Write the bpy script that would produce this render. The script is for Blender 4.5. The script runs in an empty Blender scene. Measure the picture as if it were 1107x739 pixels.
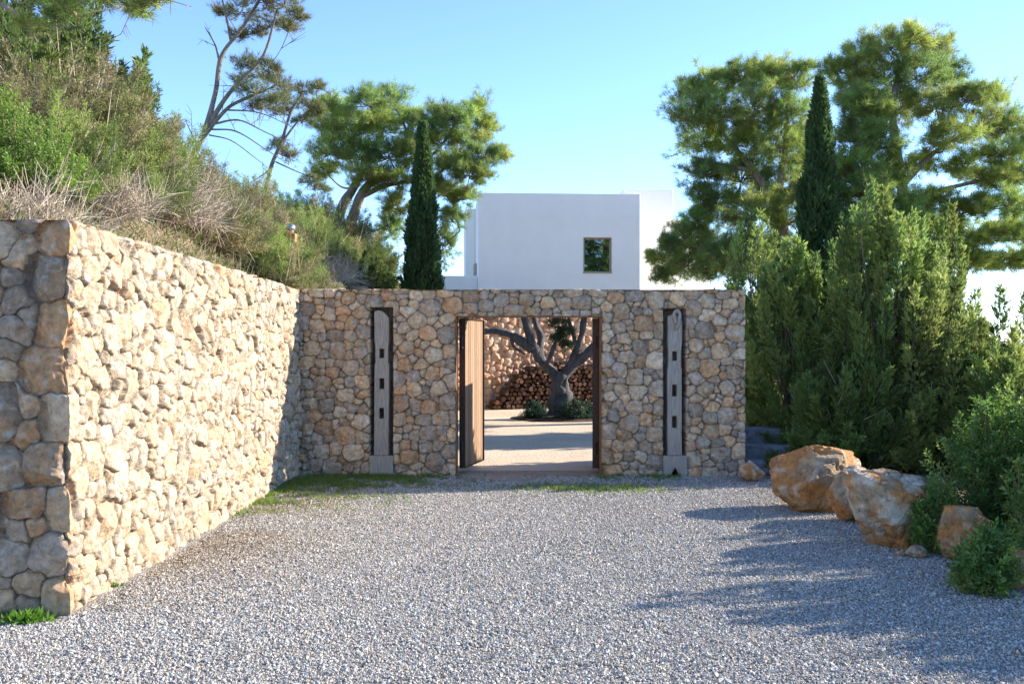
import bpy, bmesh, math, random
import numpy as np
from mathutils import Vector, Matrix

scene = bpy.context.scene
C = scene.collection
PI = math.pi
# ------------------------------------------------------------------ camera, sky, sun, exposure
CAMH = 2.0
F_PX = 1076.0
cam_d = bpy.data.cameras.new('camera'); cam = bpy.data.objects.new('camera', cam_d); C.objects.link(cam)
cam.location = (0, 0, CAMH); cam.rotation_euler = (math.radians(90), 0, 0)
cam_d.sensor_width = 36.0; cam_d.lens = 35.0; cam_d.clip_start = 0.05; cam_d.clip_end = 3000
scene.camera = cam

SUN = Vector((1.95, 0.63, 1.0)).normalized()
world = bpy.data.worlds.new('World'); scene.world = world; world.use_nodes = True
wn = world.node_tree; bg = wn.nodes['Background']
sky = wn.nodes.new('ShaderNodeTexSky'); sky.sky_type = 'NISHITA'; sky.sun_disc = False
sky.sun_elevation = math.asin(SUN.z); sky.sun_rotation = math.atan2(SUN.x, SUN.y)
sky.air_density = 0.7; sky.dust_density = 0.0; sky.ozone_density = 4.0
wn.links.new(sky.outputs[0], bg.inputs[0]); bg.inputs[1].default_value = 0.145
sun_d = bpy.data.lights.new('sun', 'SUN'); sun_d.energy = 4.5; sun_d.angle = math.radians(0.53); sun_d.color = (1.0, 0.91, 0.78)
sun = bpy.data.objects.new('sun', sun_d); C.objects.link(sun); sun.location = (20, 6, 12)
sun.rotation_euler = (-SUN).to_track_quat('-Z', 'Y').to_euler()
vs = scene.view_settings; vs.view_transform = 'Standard'; vs.look = 'None'; vs.gamma = 1.0; vs.use_curve_mapping = False
vs.exposure = 1.52
scene.render.engine = 'CYCLES'
scene.cycles.max_bounces = 8; scene.cycles.diffuse_bounces = 4; scene.cycles.transmission_bounces = 4
scene.cycles.use_denoising = True; scene.cycles.denoising_input_passes = 'RGB_ALBEDO_NORMAL'; scene.cycles.denoising_prefilter = 'NONE'

# ------------------------------------------------------------------ helpers
def P(px, py, d):
    """Point measured off the photograph at the depth d it really stands at."""
    return np.array([(px - 553.5) / F_PX * d, d, CAMH - (py - 369.5) / F_PX * d])

def hash3(ix, iy, iz, seed):
    h = (ix.astype(np.int64) * 374761393 + iy.astype(np.int64) * 668265263 + iz.astype(np.int64) * 2147483647 + seed * 1274126177) & 0xffffffff
    h = ((h ^ (h >> 13)) * 1274126177) & 0xffffffff
    h = ((h ^ (h >> 16)) * 2246822519) & 0xffffffff
    return ((h ^ (h >> 15)) & 0xffffff) / float(0xffffff)

def vnoise(x, y, z=None, seed=0):
    x = np.asarray(x, float); y = np.asarray(y, float)
    z = np.zeros_like(x) if z is None else np.asarray(z, float)
    ix, iy, iz = np.floor(x), np.floor(y), np.floor(z)
    fx, fy, fz = x - ix, y - iy, z - iz
    fx = fx * fx * (3 - 2 * fx); fy = fy * fy * (3 - 2 * fy); fz = fz * fz * (3 - 2 * fz)
    r = 0
    for a in (0, 1):
        for b in (0, 1):
            for c in (0, 1):
                w = (fx if a else 1 - fx) * (fy if b else 1 - fy) * (fz if c else 1 - fz)
                r = r + w * hash3(ix + a, iy + b, iz + c, seed)
    return r * 2 - 1

def fbm(x, y, z=None, seed=0, octv=3):
    r, a, f = 0, 0.5, 1.0
    for o in range(octv):
        r = r + a * vnoise(np.asarray(x) * f, np.asarray(y) * f, None if z is None else np.asarray(z) * f, seed + o * 17)
        a *= 0.5; f *= 2.03
    return r

def mesh_from(name, V, T=None, Q=None, mat=None, col=None, smooth=False, parent=None, link=True, matidx=None):
    V = np.asarray(V, np.float32).reshape(-1, 3)
    T = np.zeros((0, 3), np.int32) if T is None else np.asarray(T, np.int32).reshape(-1, 3)
    Q = np.zeros((0, 4), np.int32) if Q is None else np.asarray(Q, np.int32).reshape(-1, 4)
    me = bpy.data.meshes.new(name)
    me.vertices.add(len(V)); me.vertices.foreach_set('co', V.ravel())
    me.loops.add(T.size + Q.size)
    me.loops.foreach_set('vertex_index', np.concatenate([T.ravel(), Q.ravel()]))
    n = len(T) + len(Q)
    me.polygons.add(n)
    ls = np.concatenate([np.arange(len(T)) * 3, T.size + np.arange(len(Q)) * 4]).astype(np.int32)
    me.polygons.foreach_set('loop_start', ls)
    try:
        me.polygons.foreach_set('loop_total', np.concatenate([np.full(len(T), 3), np.full(len(Q), 4)]).astype(np.int32))
    except Exception:
        pass
    me.polygons.foreach_set('use_smooth', np.full(n, smooth, bool))
    if col is not None:
        ca = me.color_attributes.new('Col', 'FLOAT_COLOR', 'POINT')
        c4 = np.ones((len(V), 4), np.float32); c4[:, :3] = col
        ca.data.foreach_set('color', c4.ravel())
    if mat is not None:
        for m in (mat if isinstance(mat, (list, tuple)) else [mat]): me.materials.append(m)
    if matidx is not None: me.polygons.foreach_set('material_index', np.asarray(matidx, np.int32))
    me.update(calc_edges=True); me.validate()
    if not link: return me
    o = bpy.data.objects.new(name, me); C.objects.link(o)
    if parent is not None: o.parent = parent
    return o

class Acc:
    def __init__(s): s.V, s.T, s.Q, s.C, s.n = [], [], [], [], 0
    def add(s, V, T=None, Q=None, col=(1, 1, 1)):
        V = np.asarray(V, float).reshape(-1, 3)
        if T is not None and len(T): s.T.append(np.asarray(T, np.int64).reshape(-1, 3) + s.n)
        if Q is not None and len(Q): s.Q.append(np.asarray(Q, np.int64).reshape(-1, 4) + s.n)
        c = np.asarray(col, float)
        s.C.append(np.broadcast_to(c, (len(V), 3)) if c.ndim == 1 else c)
        s.V.append(V); s.n += len(V)
    def build(s, name, mat, parent=None, smooth=False, link=True):
        return mesh_from(name, np.concatenate(s.V), np.concatenate(s.T) if s.T else None, np.concatenate(s.Q) if s.Q else None,
                         mat, np.concatenate(s.C), smooth, parent, link)

def norm(a):
    a = np.asarray(a, float)
    return a / np.maximum(np.linalg.norm(a, axis=-1, keepdims=True), 1e-9)

def scatter(acc, tmpl, pos, dirs, scale, cols, rng):
    """copies of a small leaf template (axis +Z) turned to dirs, written into one mesh"""
    tv, tt = tmpl; n, m = len(pos), len(tv)
    if n == 0: return
    z = norm(dirs); r = norm(rng.normal(size=(n, 3)))
    x = norm(np.cross(r, z)); y = np.cross(z, x)
    V = (tv[None, :, 0:1] * x[:, None] + tv[None, :, 1:2] * y[:, None] + tv[None, :, 2:3] * z[:, None]) * np.asarray(scale).reshape(-1, 1, 1) + pos[:, None]
    T = (np.arange(n)[:, None, None] * m + tt[None]).reshape(-1, 3)
    acc.add(V.reshape(-1, 3), T, None, np.repeat(np.broadcast_to(cols, (n, 3)), m, axis=0))

def sticks(acc, p0, p1, r0, r1, col, k=3):
    """many straight twigs at once"""
    p0 = np.asarray(p0, float).reshape(-1, 3); p1 = np.asarray(p1, float).reshape(-1, 3); n = len(p0)
    if n == 0: return
    z = norm(p1 - p0); a = np.where(np.abs(z[:, 2:3]) < 0.9, np.array([[0, 0, 1.]]), np.array([[1., 0, 0]]))
    x = norm(np.cross(a, z)); y = np.cross(z, x)
    an = np.arange(k) * 2 * PI / k
    ring = np.cos(an)[None, :, None] * x[:, None] + np.sin(an)[None, :, None] * y[:, None]
    r0 = np.broadcast_to(r0, n).reshape(-1, 1, 1); r1 = np.broadcast_to(r1, n).reshape(-1, 1, 1)
    V = np.concatenate([p0[:, None] + ring * r0, p1[:, None] + ring * r1], 1)
    q = np.array([[i, (i + 1) % k, k + (i + 1) % k, k + i] for i in range(k)])
    Q = (np.arange(n)[:, None, None] * 2 * k + q[None]).reshape(-1, 4)
    c = np.asarray(col, float)
    acc.add(V.reshape(-1, 3), None, Q, c if c.ndim == 1 else np.repeat(c, 2 * k, axis=0))

def catmull(pts, n=8):
    pts = np.asarray(pts, float); p = np.vstack([2 * pts[0] - pts[1], pts, 2 * pts[-1] - pts[-2]]); out = []
    for i in range(1, len(p) - 2):
        t = np.linspace(0, 1, n, endpoint=False)[:, None]
        a, b, c, d = p[i - 1], p[i], p[i + 1], p[i + 2]
        out.append(0.5 * (2 * b + (c - a) * t + (2 * a - 5 * b + 4 * c - d) * t ** 2 + (3 * b - a - 3 * c + d) * t ** 3))
    return np.vstack(out + [pts[-1:]])

def tube(acc, pts, r0, r1, col=(1, 1, 1), k=8, n=6, rough=0.12, seed=0, power=1.0):
    p = catmull(pts, n); m = len(p); t = np.linspace(0, 1, m)
    rad = r0 + (r1 - r0) * t ** power
    d = norm(np.gradient(p, axis=0)); x = norm(np.cross(d[0], [0.31, 0.77, 0.2])); V = []
    an = np.arange(k) * 2 * PI / k
    for i in range(m):
        x = norm(x - d[i] * np.dot(x, d[i])); y = np.cross(d[i], x)
        rr = rad[i] * (1 + rough * vnoise(np.cos(an) * 1.7 + seed, np.sin(an) * 1.7, np.full(k, i * 0.6), seed) * 1.6)
        V.append(p[i] + rr[:, None] * (np.cos(an)[:, None] * x + np.sin(an)[:, None] * y))
    V = np.vstack(V + [p[:1], p[-1:]])
    Q = [[i * k + j, i * k + (j + 1) % k, (i + 1) * k + (j + 1) % k, (i + 1) * k + j] for i in range(m - 1) for j in range(k)]
    T = [[m * k, (j + 1) % k, j] for j in range(k)] + [[m * k + 1, (m - 1) * k + j, (m - 1) * k + (j + 1) % k] for j in range(k)]
    acc.add(V, T, Q, col)
    return p, rad

def thing(name, label, cat, loc=(0, 0, 0), rz=0, group=None):
    o = bpy.data.objects.new(name, None); C.objects.link(o); o.empty_display_size = 0.3
    o.location = loc; o.rotation_euler = (0, 0, rz)
    return tag(o, label, cat, group)
def tag(o, label, cat=None, group=None, kind=None):
    o['label'] = label
    if cat: o['category'] = cat
    if group: o['group'] = group
    if kind: o['kind'] = kind
    return o
def struct(o):
    o['kind'] = 'structure'; return o
def local(o, loc):
    """shift a mesh built in world coordinates so that its object sits at loc"""
    me = o.data; me.transform(Matrix.Translation(-Vector(loc))); return o
def dup(root, loc, rz, sc=1.0, label=None, group=None):
    r = root.copy(); C.objects.link(r); r.location = loc; r.rotation_euler = (0, 0, rz)
    r.scale = (sc, sc, sc) if not isinstance(sc, tuple) else sc
    if label: r['label'] = label
    if group: r['group'] = group
    for ch in list(root.children):
        c = ch.copy(); C.objects.link(c); c.parent = r
        for g in list(ch.children):
            d = g.copy(); C.objects.link(d); d.parent = c
    return r
def box(acc, lo, hi, col=(1, 1, 1)):
    x0, y0, z0 = lo; x1, y1, z1 = hi
    V = [(x0, y0, z0), (x1, y0, z0), (x1, y1, z0), (x0, y1, z0), (x0, y0, z1), (x1, y0, z1), (x1, y1, z1), (x0, y1, z1)]
    acc.add(V, None, [[0, 3, 2, 1], [4, 5, 6, 7], [0, 1, 5, 4], [1, 2, 6, 5], [2, 3, 7, 6], [3, 0, 4, 7]], col)
def bevel(o, w=0.01, seg=2):
    m = o.modifiers.new('bevel', 'BEVEL'); m.width = w; m.segments = seg; m.limit_method = 'ANGLE'; return o

# ------------------------------------------------------------------ materials
def N(nt, t, **kw):
    n = nt.nodes.new(t)
    for k, v in kw.items(): setattr(n, k, v)
    return n
def mat(name, base=(0.5, 0.5, 0.5), rough=0.85, attr=False, nscale=None, namp=0.3, bump=None, bumpd=0.02, metallic=0.0, coords='Object', stretch=(1, 1, 1), spec=0.3):
    m = bpy.data.materials.new(name); m.use_nodes = True; nt = m.node_tree; b = nt.nodes['Principled BSDF']
    b.inputs['Roughness'].default_value = rough; b.inputs['Metallic'].default_value = metallic
    b.inputs['Specular IOR Level'].default_value = spec
    tc = N(nt, 'ShaderNodeTexCoord'); mp = N(nt, 'ShaderNodeMapping'); mp.inputs['Scale'].default_value = stretch
    nt.links.new(tc.outputs[coords], mp.inputs[0])
    if attr:
        a = N(nt, 'ShaderNodeAttribute'); a.attribute_name = 'Col'; src = a.outputs['Color']
    else:
        r = N(nt, 'ShaderNodeRGB'); r.outputs[0].default_value = (*base, 1); src = r.outputs[0]
    if nscale:
        nz = N(nt, 'ShaderNodeTexNoise'); nz.inputs['Scale'].default_value = nscale; nz.inputs['Detail'].default_value = 6; nz.inputs['Roughness'].default_value = 0.65
        nt.links.new(mp.outputs[0], nz.inputs['Vector'])
        mr = N(nt, 'ShaderNodeMapRange'); mr.inputs[1].default_value = 0.3; mr.inputs[2].default_value = 0.7
        mr.inputs[3].default_value = 1 - namp; mr.inputs[4].default_value = 1 + namp
        nt.links.new(nz.outputs[0], mr.inputs[0])
        mx = N(nt, 'ShaderNodeMix', data_type='RGBA', blend_type='MULTIPLY'); mx.inputs[0].default_value = 1
        nt.links.new(src, mx.inputs[6]); nt.links.new(mr.outputs[0], mx.inputs[7]); src = mx.outputs[2]
    nt.links.new(src, b.inputs['Base Color'])
    if bump:
        n2 = N(nt, 'ShaderNodeTexNoise'); n2.inputs['Scale'].default_value = bump; n2.inputs['Detail'].default_value = 8; n2.inputs['Roughness'].default_value = 0.7
        nt.links.new(mp.outputs[0], n2.inputs['Vector'])
        bp = N(nt, 'ShaderNodeBump'); bp.inputs['Strength'].default_value = 1.0; bp.inputs['Distance'].default_value = bumpd
        nt.links.new(n2.outputs[0], bp.inputs['Height']); nt.links.new(bp.outputs[0], b.inputs['Normal'])
    return m

def leaf_mat(name, trans=0.35, gloss=0.06):
    m = bpy.data.materials.new(name); m.use_nodes = True; nt = m.node_tree
    for n in list(nt.nodes): nt.nodes.remove(n)
    out = N(nt, 'ShaderNodeOutputMaterial'); a = N(nt, 'ShaderNodeAttribute'); a.attribute_name = 'Col'
    d = N(nt, 'ShaderNodeBsdfDiffuse'); t = N(nt, 'ShaderNodeBsdfTranslucent'); g = N(nt, 'ShaderNodeBsdfGlossy'); g.inputs['Roughness'].default_value = 0.45
    hs = N(nt, 'ShaderNodeHueSaturation'); hs.inputs['Saturation'].default_value = 1.05; hs.inputs['Value'].default_value = 1.5
    nt.links.new(a.outputs['Color'], d.inputs[0]); nt.links.new(a.outputs['Color'], hs.inputs['Color']); nt.links.new(hs.outputs[0], t.inputs[0])
    m1 = N(nt, 'ShaderNodeMixShader'); m1.inputs[0].default_value = trans; m2 = N(nt, 'ShaderNodeMixShader'); m2.inputs[0].default_value = gloss
    nt.links.new(d.outputs[0], m1.inputs[1]); nt.links.new(t.outputs[0], m1.inputs[2])
    nt.links.new(m1.outputs[0], m2.inputs[1]); nt.links.new(g.outputs[0], m2.inputs[2]); nt.links.new(m2.outputs[0], out.inputs[0])
    return m

M = dict(
    stone=mat('stone', attr=True, rough=0.92, nscale=17, namp=0.42, bump=34, bumpd=0.022),
    rear_stone=mat('rear_stone', attr=True, rough=0.92, nscale=9, namp=0.25, bump=24, bumpd=0.02),
    rock=mat('rock', attr=True, rough=0.93, nscale=12, namp=0.38, bump=20, bumpd=0.06),
    bark=mat('bark', attr=True, rough=0.95, nscale=11, namp=0.4, bump=26, bumpd=0.05, stretch=(1, 1, 0.35)),
    twig=mat('twig', attr=True, rough=0.95),
    needles=leaf_mat('needles', 0.5, 0.03), scale_leaf=leaf_mat('scale_leaf', 0.42, 0.02), broad_leaf=leaf_mat('broad_leaf', 0.4, 0.025),
    grass=leaf_mat('grass_blades', 0.4, 0.04),
    gravel=mat('gravel', attr=True, rough=0.9),
    render_wall=mat('white_render', (0.90, 0.85, 0.79), 0.9, nscale=1.3, namp=0.04, bump=30, bumpd=0.0015),
    old_wood=mat('weathered_wood', (0.36, 0.33, 0.29), 0.9, nscale=16, namp=0.28, bump=22, bumpd=0.02, stretch=(4, 4, 0.35)),
    gate_wood=mat('gate_wood', attr=True, rough=0.7, nscale=18, namp=0.35, bump=30, bumpd=0.006, stretch=(5, 5, 0.3)),
    rust=mat('rusted_steel', (0.24, 0.115, 0.055), 0.85, nscale=14, namp=0.45, bump=60, bumpd=0.004),
    dark_steel=mat('dark_steel', (0.055, 0.035, 0.028), 0.6, nscale=20, namp=0.3, metallic=0.3),
    timber_frame=mat('window_timber', (0.42, 0.34, 0.24), 0.7, nscale=12, namp=0.15),
    glass=mat('window_glass', (0.36, 0.42, 0.47), 0.015, metallic=1.0),
    panel=mat('roof_panel', (0.012, 0.013, 0.018), 0.25, spec=0.5),
    terracotta=mat('terracotta', (0.52, 0.23, 0.10), 0.9, nscale=10, namp=0.15),
    metal=mat('grey_metal', (0.55, 0.56, 0.58), 0.35, metallic=0.9),
    log_bark=mat('log_bark', (0.10, 0.065, 0.045), 0.95, nscale=14, namp=0.4, bump=30, bumpd=0.02),
    log_end=mat('log_end', (0.26, 0.125, 0.065), 0.95, nscale=14, namp=0.45),
    concrete=mat('blue_grey_stone', (0.17, 0.185, 0.21), 0.9, nscale=7, namp=0.35, bump=16, bumpd=0.03),
)

_nt = M['log_end'].node_tree; _oi = N(_nt, 'ShaderNodeObjectInfo'); _cr = N(_nt, 'ShaderNodeValToRGB'); _e = _cr.color_ramp.elements
_e[0].color = (0.055, 0.03, 0.022, 1); _e[1].color = (0.24, 0.12, 0.068, 1); _x = _e.new(0.6); _x.color = (0.105, 0.048, 0.028, 1)
_nt.links.new(_oi.outputs['Random'], _cr.inputs[0])
for _n in _nt.nodes:
    if _n.type == 'MIX': _nt.links.new(_cr.outputs[0], _n.inputs[6])
def ground_mat(name, cols, scales=(0.7, 9.0), bump=40, bumpd=0.01, voro=None):
    m = bpy.data.materials.new(name); m.use_nodes = True; nt = m.node_tree; b = nt.nodes['Principled BSDF']; b.inputs['Roughness'].default_value = 0.95
    b.inputs['Specular IOR Level'].default_value = 0.15
    tc = N(nt, 'ShaderNodeTexCoord')
    n1 = N(nt, 'ShaderNodeTexNoise'); n1.inputs['Scale'].default_value = scales[0]; n1.inputs['Detail'].default_value = 8; n1.inputs['Roughness'].default_value = 0.6
    n2 = N(nt, 'ShaderNodeTexNoise'); n2.inputs['Scale'].default_value = scales[1]; n2.inputs['Detail'].default_value = 6; n2.inputs['Roughness'].default_value = 0.7
    nt.links.new(tc.outputs['Object'], n1.inputs[0]); nt.links.new(tc.outputs['Object'], n2.inputs[0])
    ad = N(nt, 'ShaderNodeMath', operation='ADD'); nt.links.new(n1.outputs[0], ad.inputs[0]); nt.links.new(n2.outputs[0], ad.inputs[1])
    mr = N(nt, 'ShaderNodeMapRange'); mr.inputs[1].default_value = 0.7; mr.inputs[2].default_value = 1.3; nt.links.new(ad.outputs[0], mr.inputs[0])
    cr = N(nt, 'ShaderNodeValToRGB'); e = cr.color_ramp.elements
    for i, c in enumerate(cols):
        el = e[i] if i < 2 else e.new(0.5)
        el.color = (*c, 1); el.position = i / (len(cols) - 1) if i < 2 else 0
    for i, el in enumerate(sorted(list(range(len(cols))))): pass
    for i, c in enumerate(cols):
        e[i].position = i / (len(cols) - 1)
    for i, c in enumerate(cols): e[i].color = (*c, 1)
    nt.links.new(mr.outputs[0], cr.inputs[0]); nt.links.new(cr.outputs[0], b.inputs['Base Color'])
    bp = N(nt, 'ShaderNodeBump'); bp.inputs['Strength'].default_value = 1.0; bp.inputs['Distance'].default_value = bumpd
    if voro:
        v = N(nt, 'ShaderNodeTexVoronoi'); v.inputs['Scale'].default_value = voro; nt.links.new(tc.outputs['Object'], v.inputs['Vector'])
        nt.links.new(v.outputs['Distance'], bp.inputs['Height']); bp.invert = True
    else:
        n3 = N(nt, 'ShaderNodeTexNoise'); n3.inputs['Scale'].default_value = bump; n3.inputs['Detail'].default_value = 6
        nt.links.new(tc.outputs['Object'], n3.inputs[0]); nt.links.new(n3.outputs[0], bp.inputs['Height'])
    nt.links.new(bp.outputs[0], b.inputs['Normal'])
    return m

# ------------------------------------------------------------------ ground
GY = 14.79                                                        # face of the gate wall
LX0, LY0, LX1 = -3.235, 7.28, -3.14                               # near and far end of the left wall's lit face
def sheet(name, poly, z, m):
    bm = bmesh.new(); bm.faces.new([bm.verts.new((x, y, z)) for x, y in poly])
    me = bpy.data.meshes.new(name); bm.to_mesh(me); bm.free(); me.materials.append(m)
    o = bpy.data.objects.new(name, me); C.objects.link(o); return struct(o)
ground_m = ground_mat('earth', [(0.10, 0.075, 0.05), (0.20, 0.155, 0.105), (0.27, 0.22, 0.15)], (0.5, 7), 30, 0.02)
sheet('ground', [(-900, -300), (900, -300), (900, 1500), (-900, 1500)], -0.004, ground_m)
drive_m = ground_mat('gravel_bed', [(0.17, 0.155, 0.14), (0.30, 0.28, 0.255), (0.40, 0.375, 0.34)], (1.3, 60), voro=55, bumpd=0.012)
sheet('driveway', [(-7.5, -6), (6.0, -6), (4.6, 6.0), (4.15, 8.0), (3.9, 10.5), (4.0, 12.3), (3.6, 14.9), (-3.2, 14.9), (-3.3, 7.2), (-7.5, 7.2)], 0.004, drive_m)
sand_m = ground_mat('packed_sand', [(0.40, 0.32, 0.235), (0.52, 0.43, 0.325), (0.60, 0.50, 0.39)], (0.6, 14), 26, 0.02)
sheet('courtyard', [(-3.3, 14.95), (3.5, 14.95), (3.7, 18.2), (8.5, 24), (13, 34), (-9, 34), (-3.6, 20)], 0.008, sand_m)
thr_m = ground_mat('dusty_earth', [(0.22, 0.165, 0.115), (0.34, 0.265, 0.19), (0.42, 0.34, 0.26)], (2.0, 16), 40, 0.012)
sheet('threshold', [(-0.80, 14.45), (-0.2, 14.3), (0.7, 14.35), (1.31, 14.5), (1.31, 15.4), (-0.80, 15.4)], 0.014, thr_m)

def hill_edge(y): return np.interp(y, [0, 19, 24, 31], [-3.62, -3.62, -3.05, -1.9])
def hill_h(x, y):
    x = np.asarray(x, float); y = np.asarray(y, float)
    e = np.clip(hill_edge(y) - 0.12 - x, 0, None)
    rid = np.interp(y, [0, 9, 14, 20, 28, 32], [2.35, 2.45, 2.5, 2.45, 2.3, 2.1])
    h = 2.60 + rid * (1 - np.exp(-(e * 0.55) ** 1.35))* 1.06
    h = h + 0.20 * vnoise(x * 0.8, y * 0.8, seed=3) * np.clip(e, 0, 1) + 0.08 * vnoise(x * 2.3, y * 2.3, seed=4)
    return h
gs = np.linspace(-12.4, 0, 70); gy = np.linspace(7.7, 31, 90)
gx = gs
S_, Y = np.meshgrid(gs, gy); X = S_ + hill_edge(Y); Z = hill_h(X, Y)
Z[:, -1] = np.minimum(Z[:, -1], 2.55)
V = np.stack([X, Y, Z], -1).reshape(-1, 3); nx, ny = len(gx), len(gy)
idx = np.arange(nx * ny).reshape(ny, nx)
Q = np.stack([idx[:-1, :-1], idx[:-1, 1:], idx[1:, 1:], idx[1:, :-1]], -1).reshape(-1, 4)
edge = np.concatenate([idx[0, :], idx[1:, -1], idx[-1, -2::-1], idx[-2:0:-1, 0]])
sk = V[edge].copy(); sk[:, 2] = -0.2
b0 = len(V); ne = len(edge); V = np.vstack([V, sk])
Qs = [[edge[i], b0 + i, b0 + (i + 1) % ne, edge[(i + 1) % ne]] for i in range(ne)]
hill_m = ground_mat('hill_soil', [(0.12, 0.085, 0.05), (0.22, 0.165, 0.10), (0.30, 0.25, 0.17)], (0.8, 8), 20, 0.04)
struct(mesh_from('hillside', V, None, np.vstack([Q, Qs]), hill_m, smooth=False))
RW_A = math.radians(24.0); RW_T = np.array([math.cos(RW_A), math.sin(RW_A), 0]); RW_N = np.array([math.sin(RW_A), -math.cos(RW_A), 0])
RW_O = np.array([0.5, 30.3, 0.0])
a = RW_O - RW_T * 7.5 - RW_N * 0.45; b = RW_O + RW_T * 13 - RW_N * 0.45
acc = Acc(); pv = [a, b, np.array([14, 60, 0]), np.array([-30, 60, 0]), np.array([-30, 30, 0])]
top = [p + [0, 0, 3.02] for p in pv]
bm = bmesh.new(); tv = [bm.verts.new(p) for p in top]; bv = [bm.verts.new(p) for p in pv]; bm.faces.new(tv)
for i in range(5): bm.faces.new([tv[i], bv[i], bv[(i + 1) % 5], tv[(i + 1) % 5]])
bmesh.ops.recalc_face_normals(bm, faces=bm.faces)
me = bpy.data.meshes.new('garden_terrace'); bm.to_mesh(me); bm.free(); me.materials.append(hill_m)
o = bpy.data.objects.new('garden_terrace', me); C.objects.link(o); struct(o)

# ------------------------------------------------------------------ stone walls (each ONE mesh of relief stones)
PAL_WALL = np.array([(0.33, 0.295, 0.255), (0.36, 0.31, 0.25), (0.41, 0.335, 0.245), (0.45, 0.355, 0.245), (0.43, 0.30, 0.19), (0.47, 0.41, 0.325), (0.29, 0.265, 0.235), (0.38, 0.32, 0.255)])
PAL_REAR = np.array([(0.55, 0.35, 0.24), (0.52, 0.32, 0.215), (0.58, 0.40, 0.29), (0.48, 0.29, 0.19), (0.60, 0.45, 0.34)])
def stone_sites(u0, u1, v0, v1, sizes, rng, ax, sizef=None, first=None):
    pts = np.zeros((0, 2)); rad = np.zeros(0)
    if first is not None: pts, rad = first[:, :2].copy(), first[:, 2].copy()
    for r, tries in sizes:
        for _ in range(tries):
            rr = r * rng.uniform(0.82, 1.2)
            p = np.array([rng.uniform(u0, u1), rng.uniform(v0, v1)]); rr = rr * (sizef(p[0]) if sizef else 1.0)
            if len(pts):
                d = np.hypot((pts[:, 0] - p[0]) / ax, pts[:, 1] - p[1])
                if np.any(d < (rad + rr) * 0.93): continue
            pts = np.vstack([pts, p]); rad = np.append(rad, rr)
    return pts, rad
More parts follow.
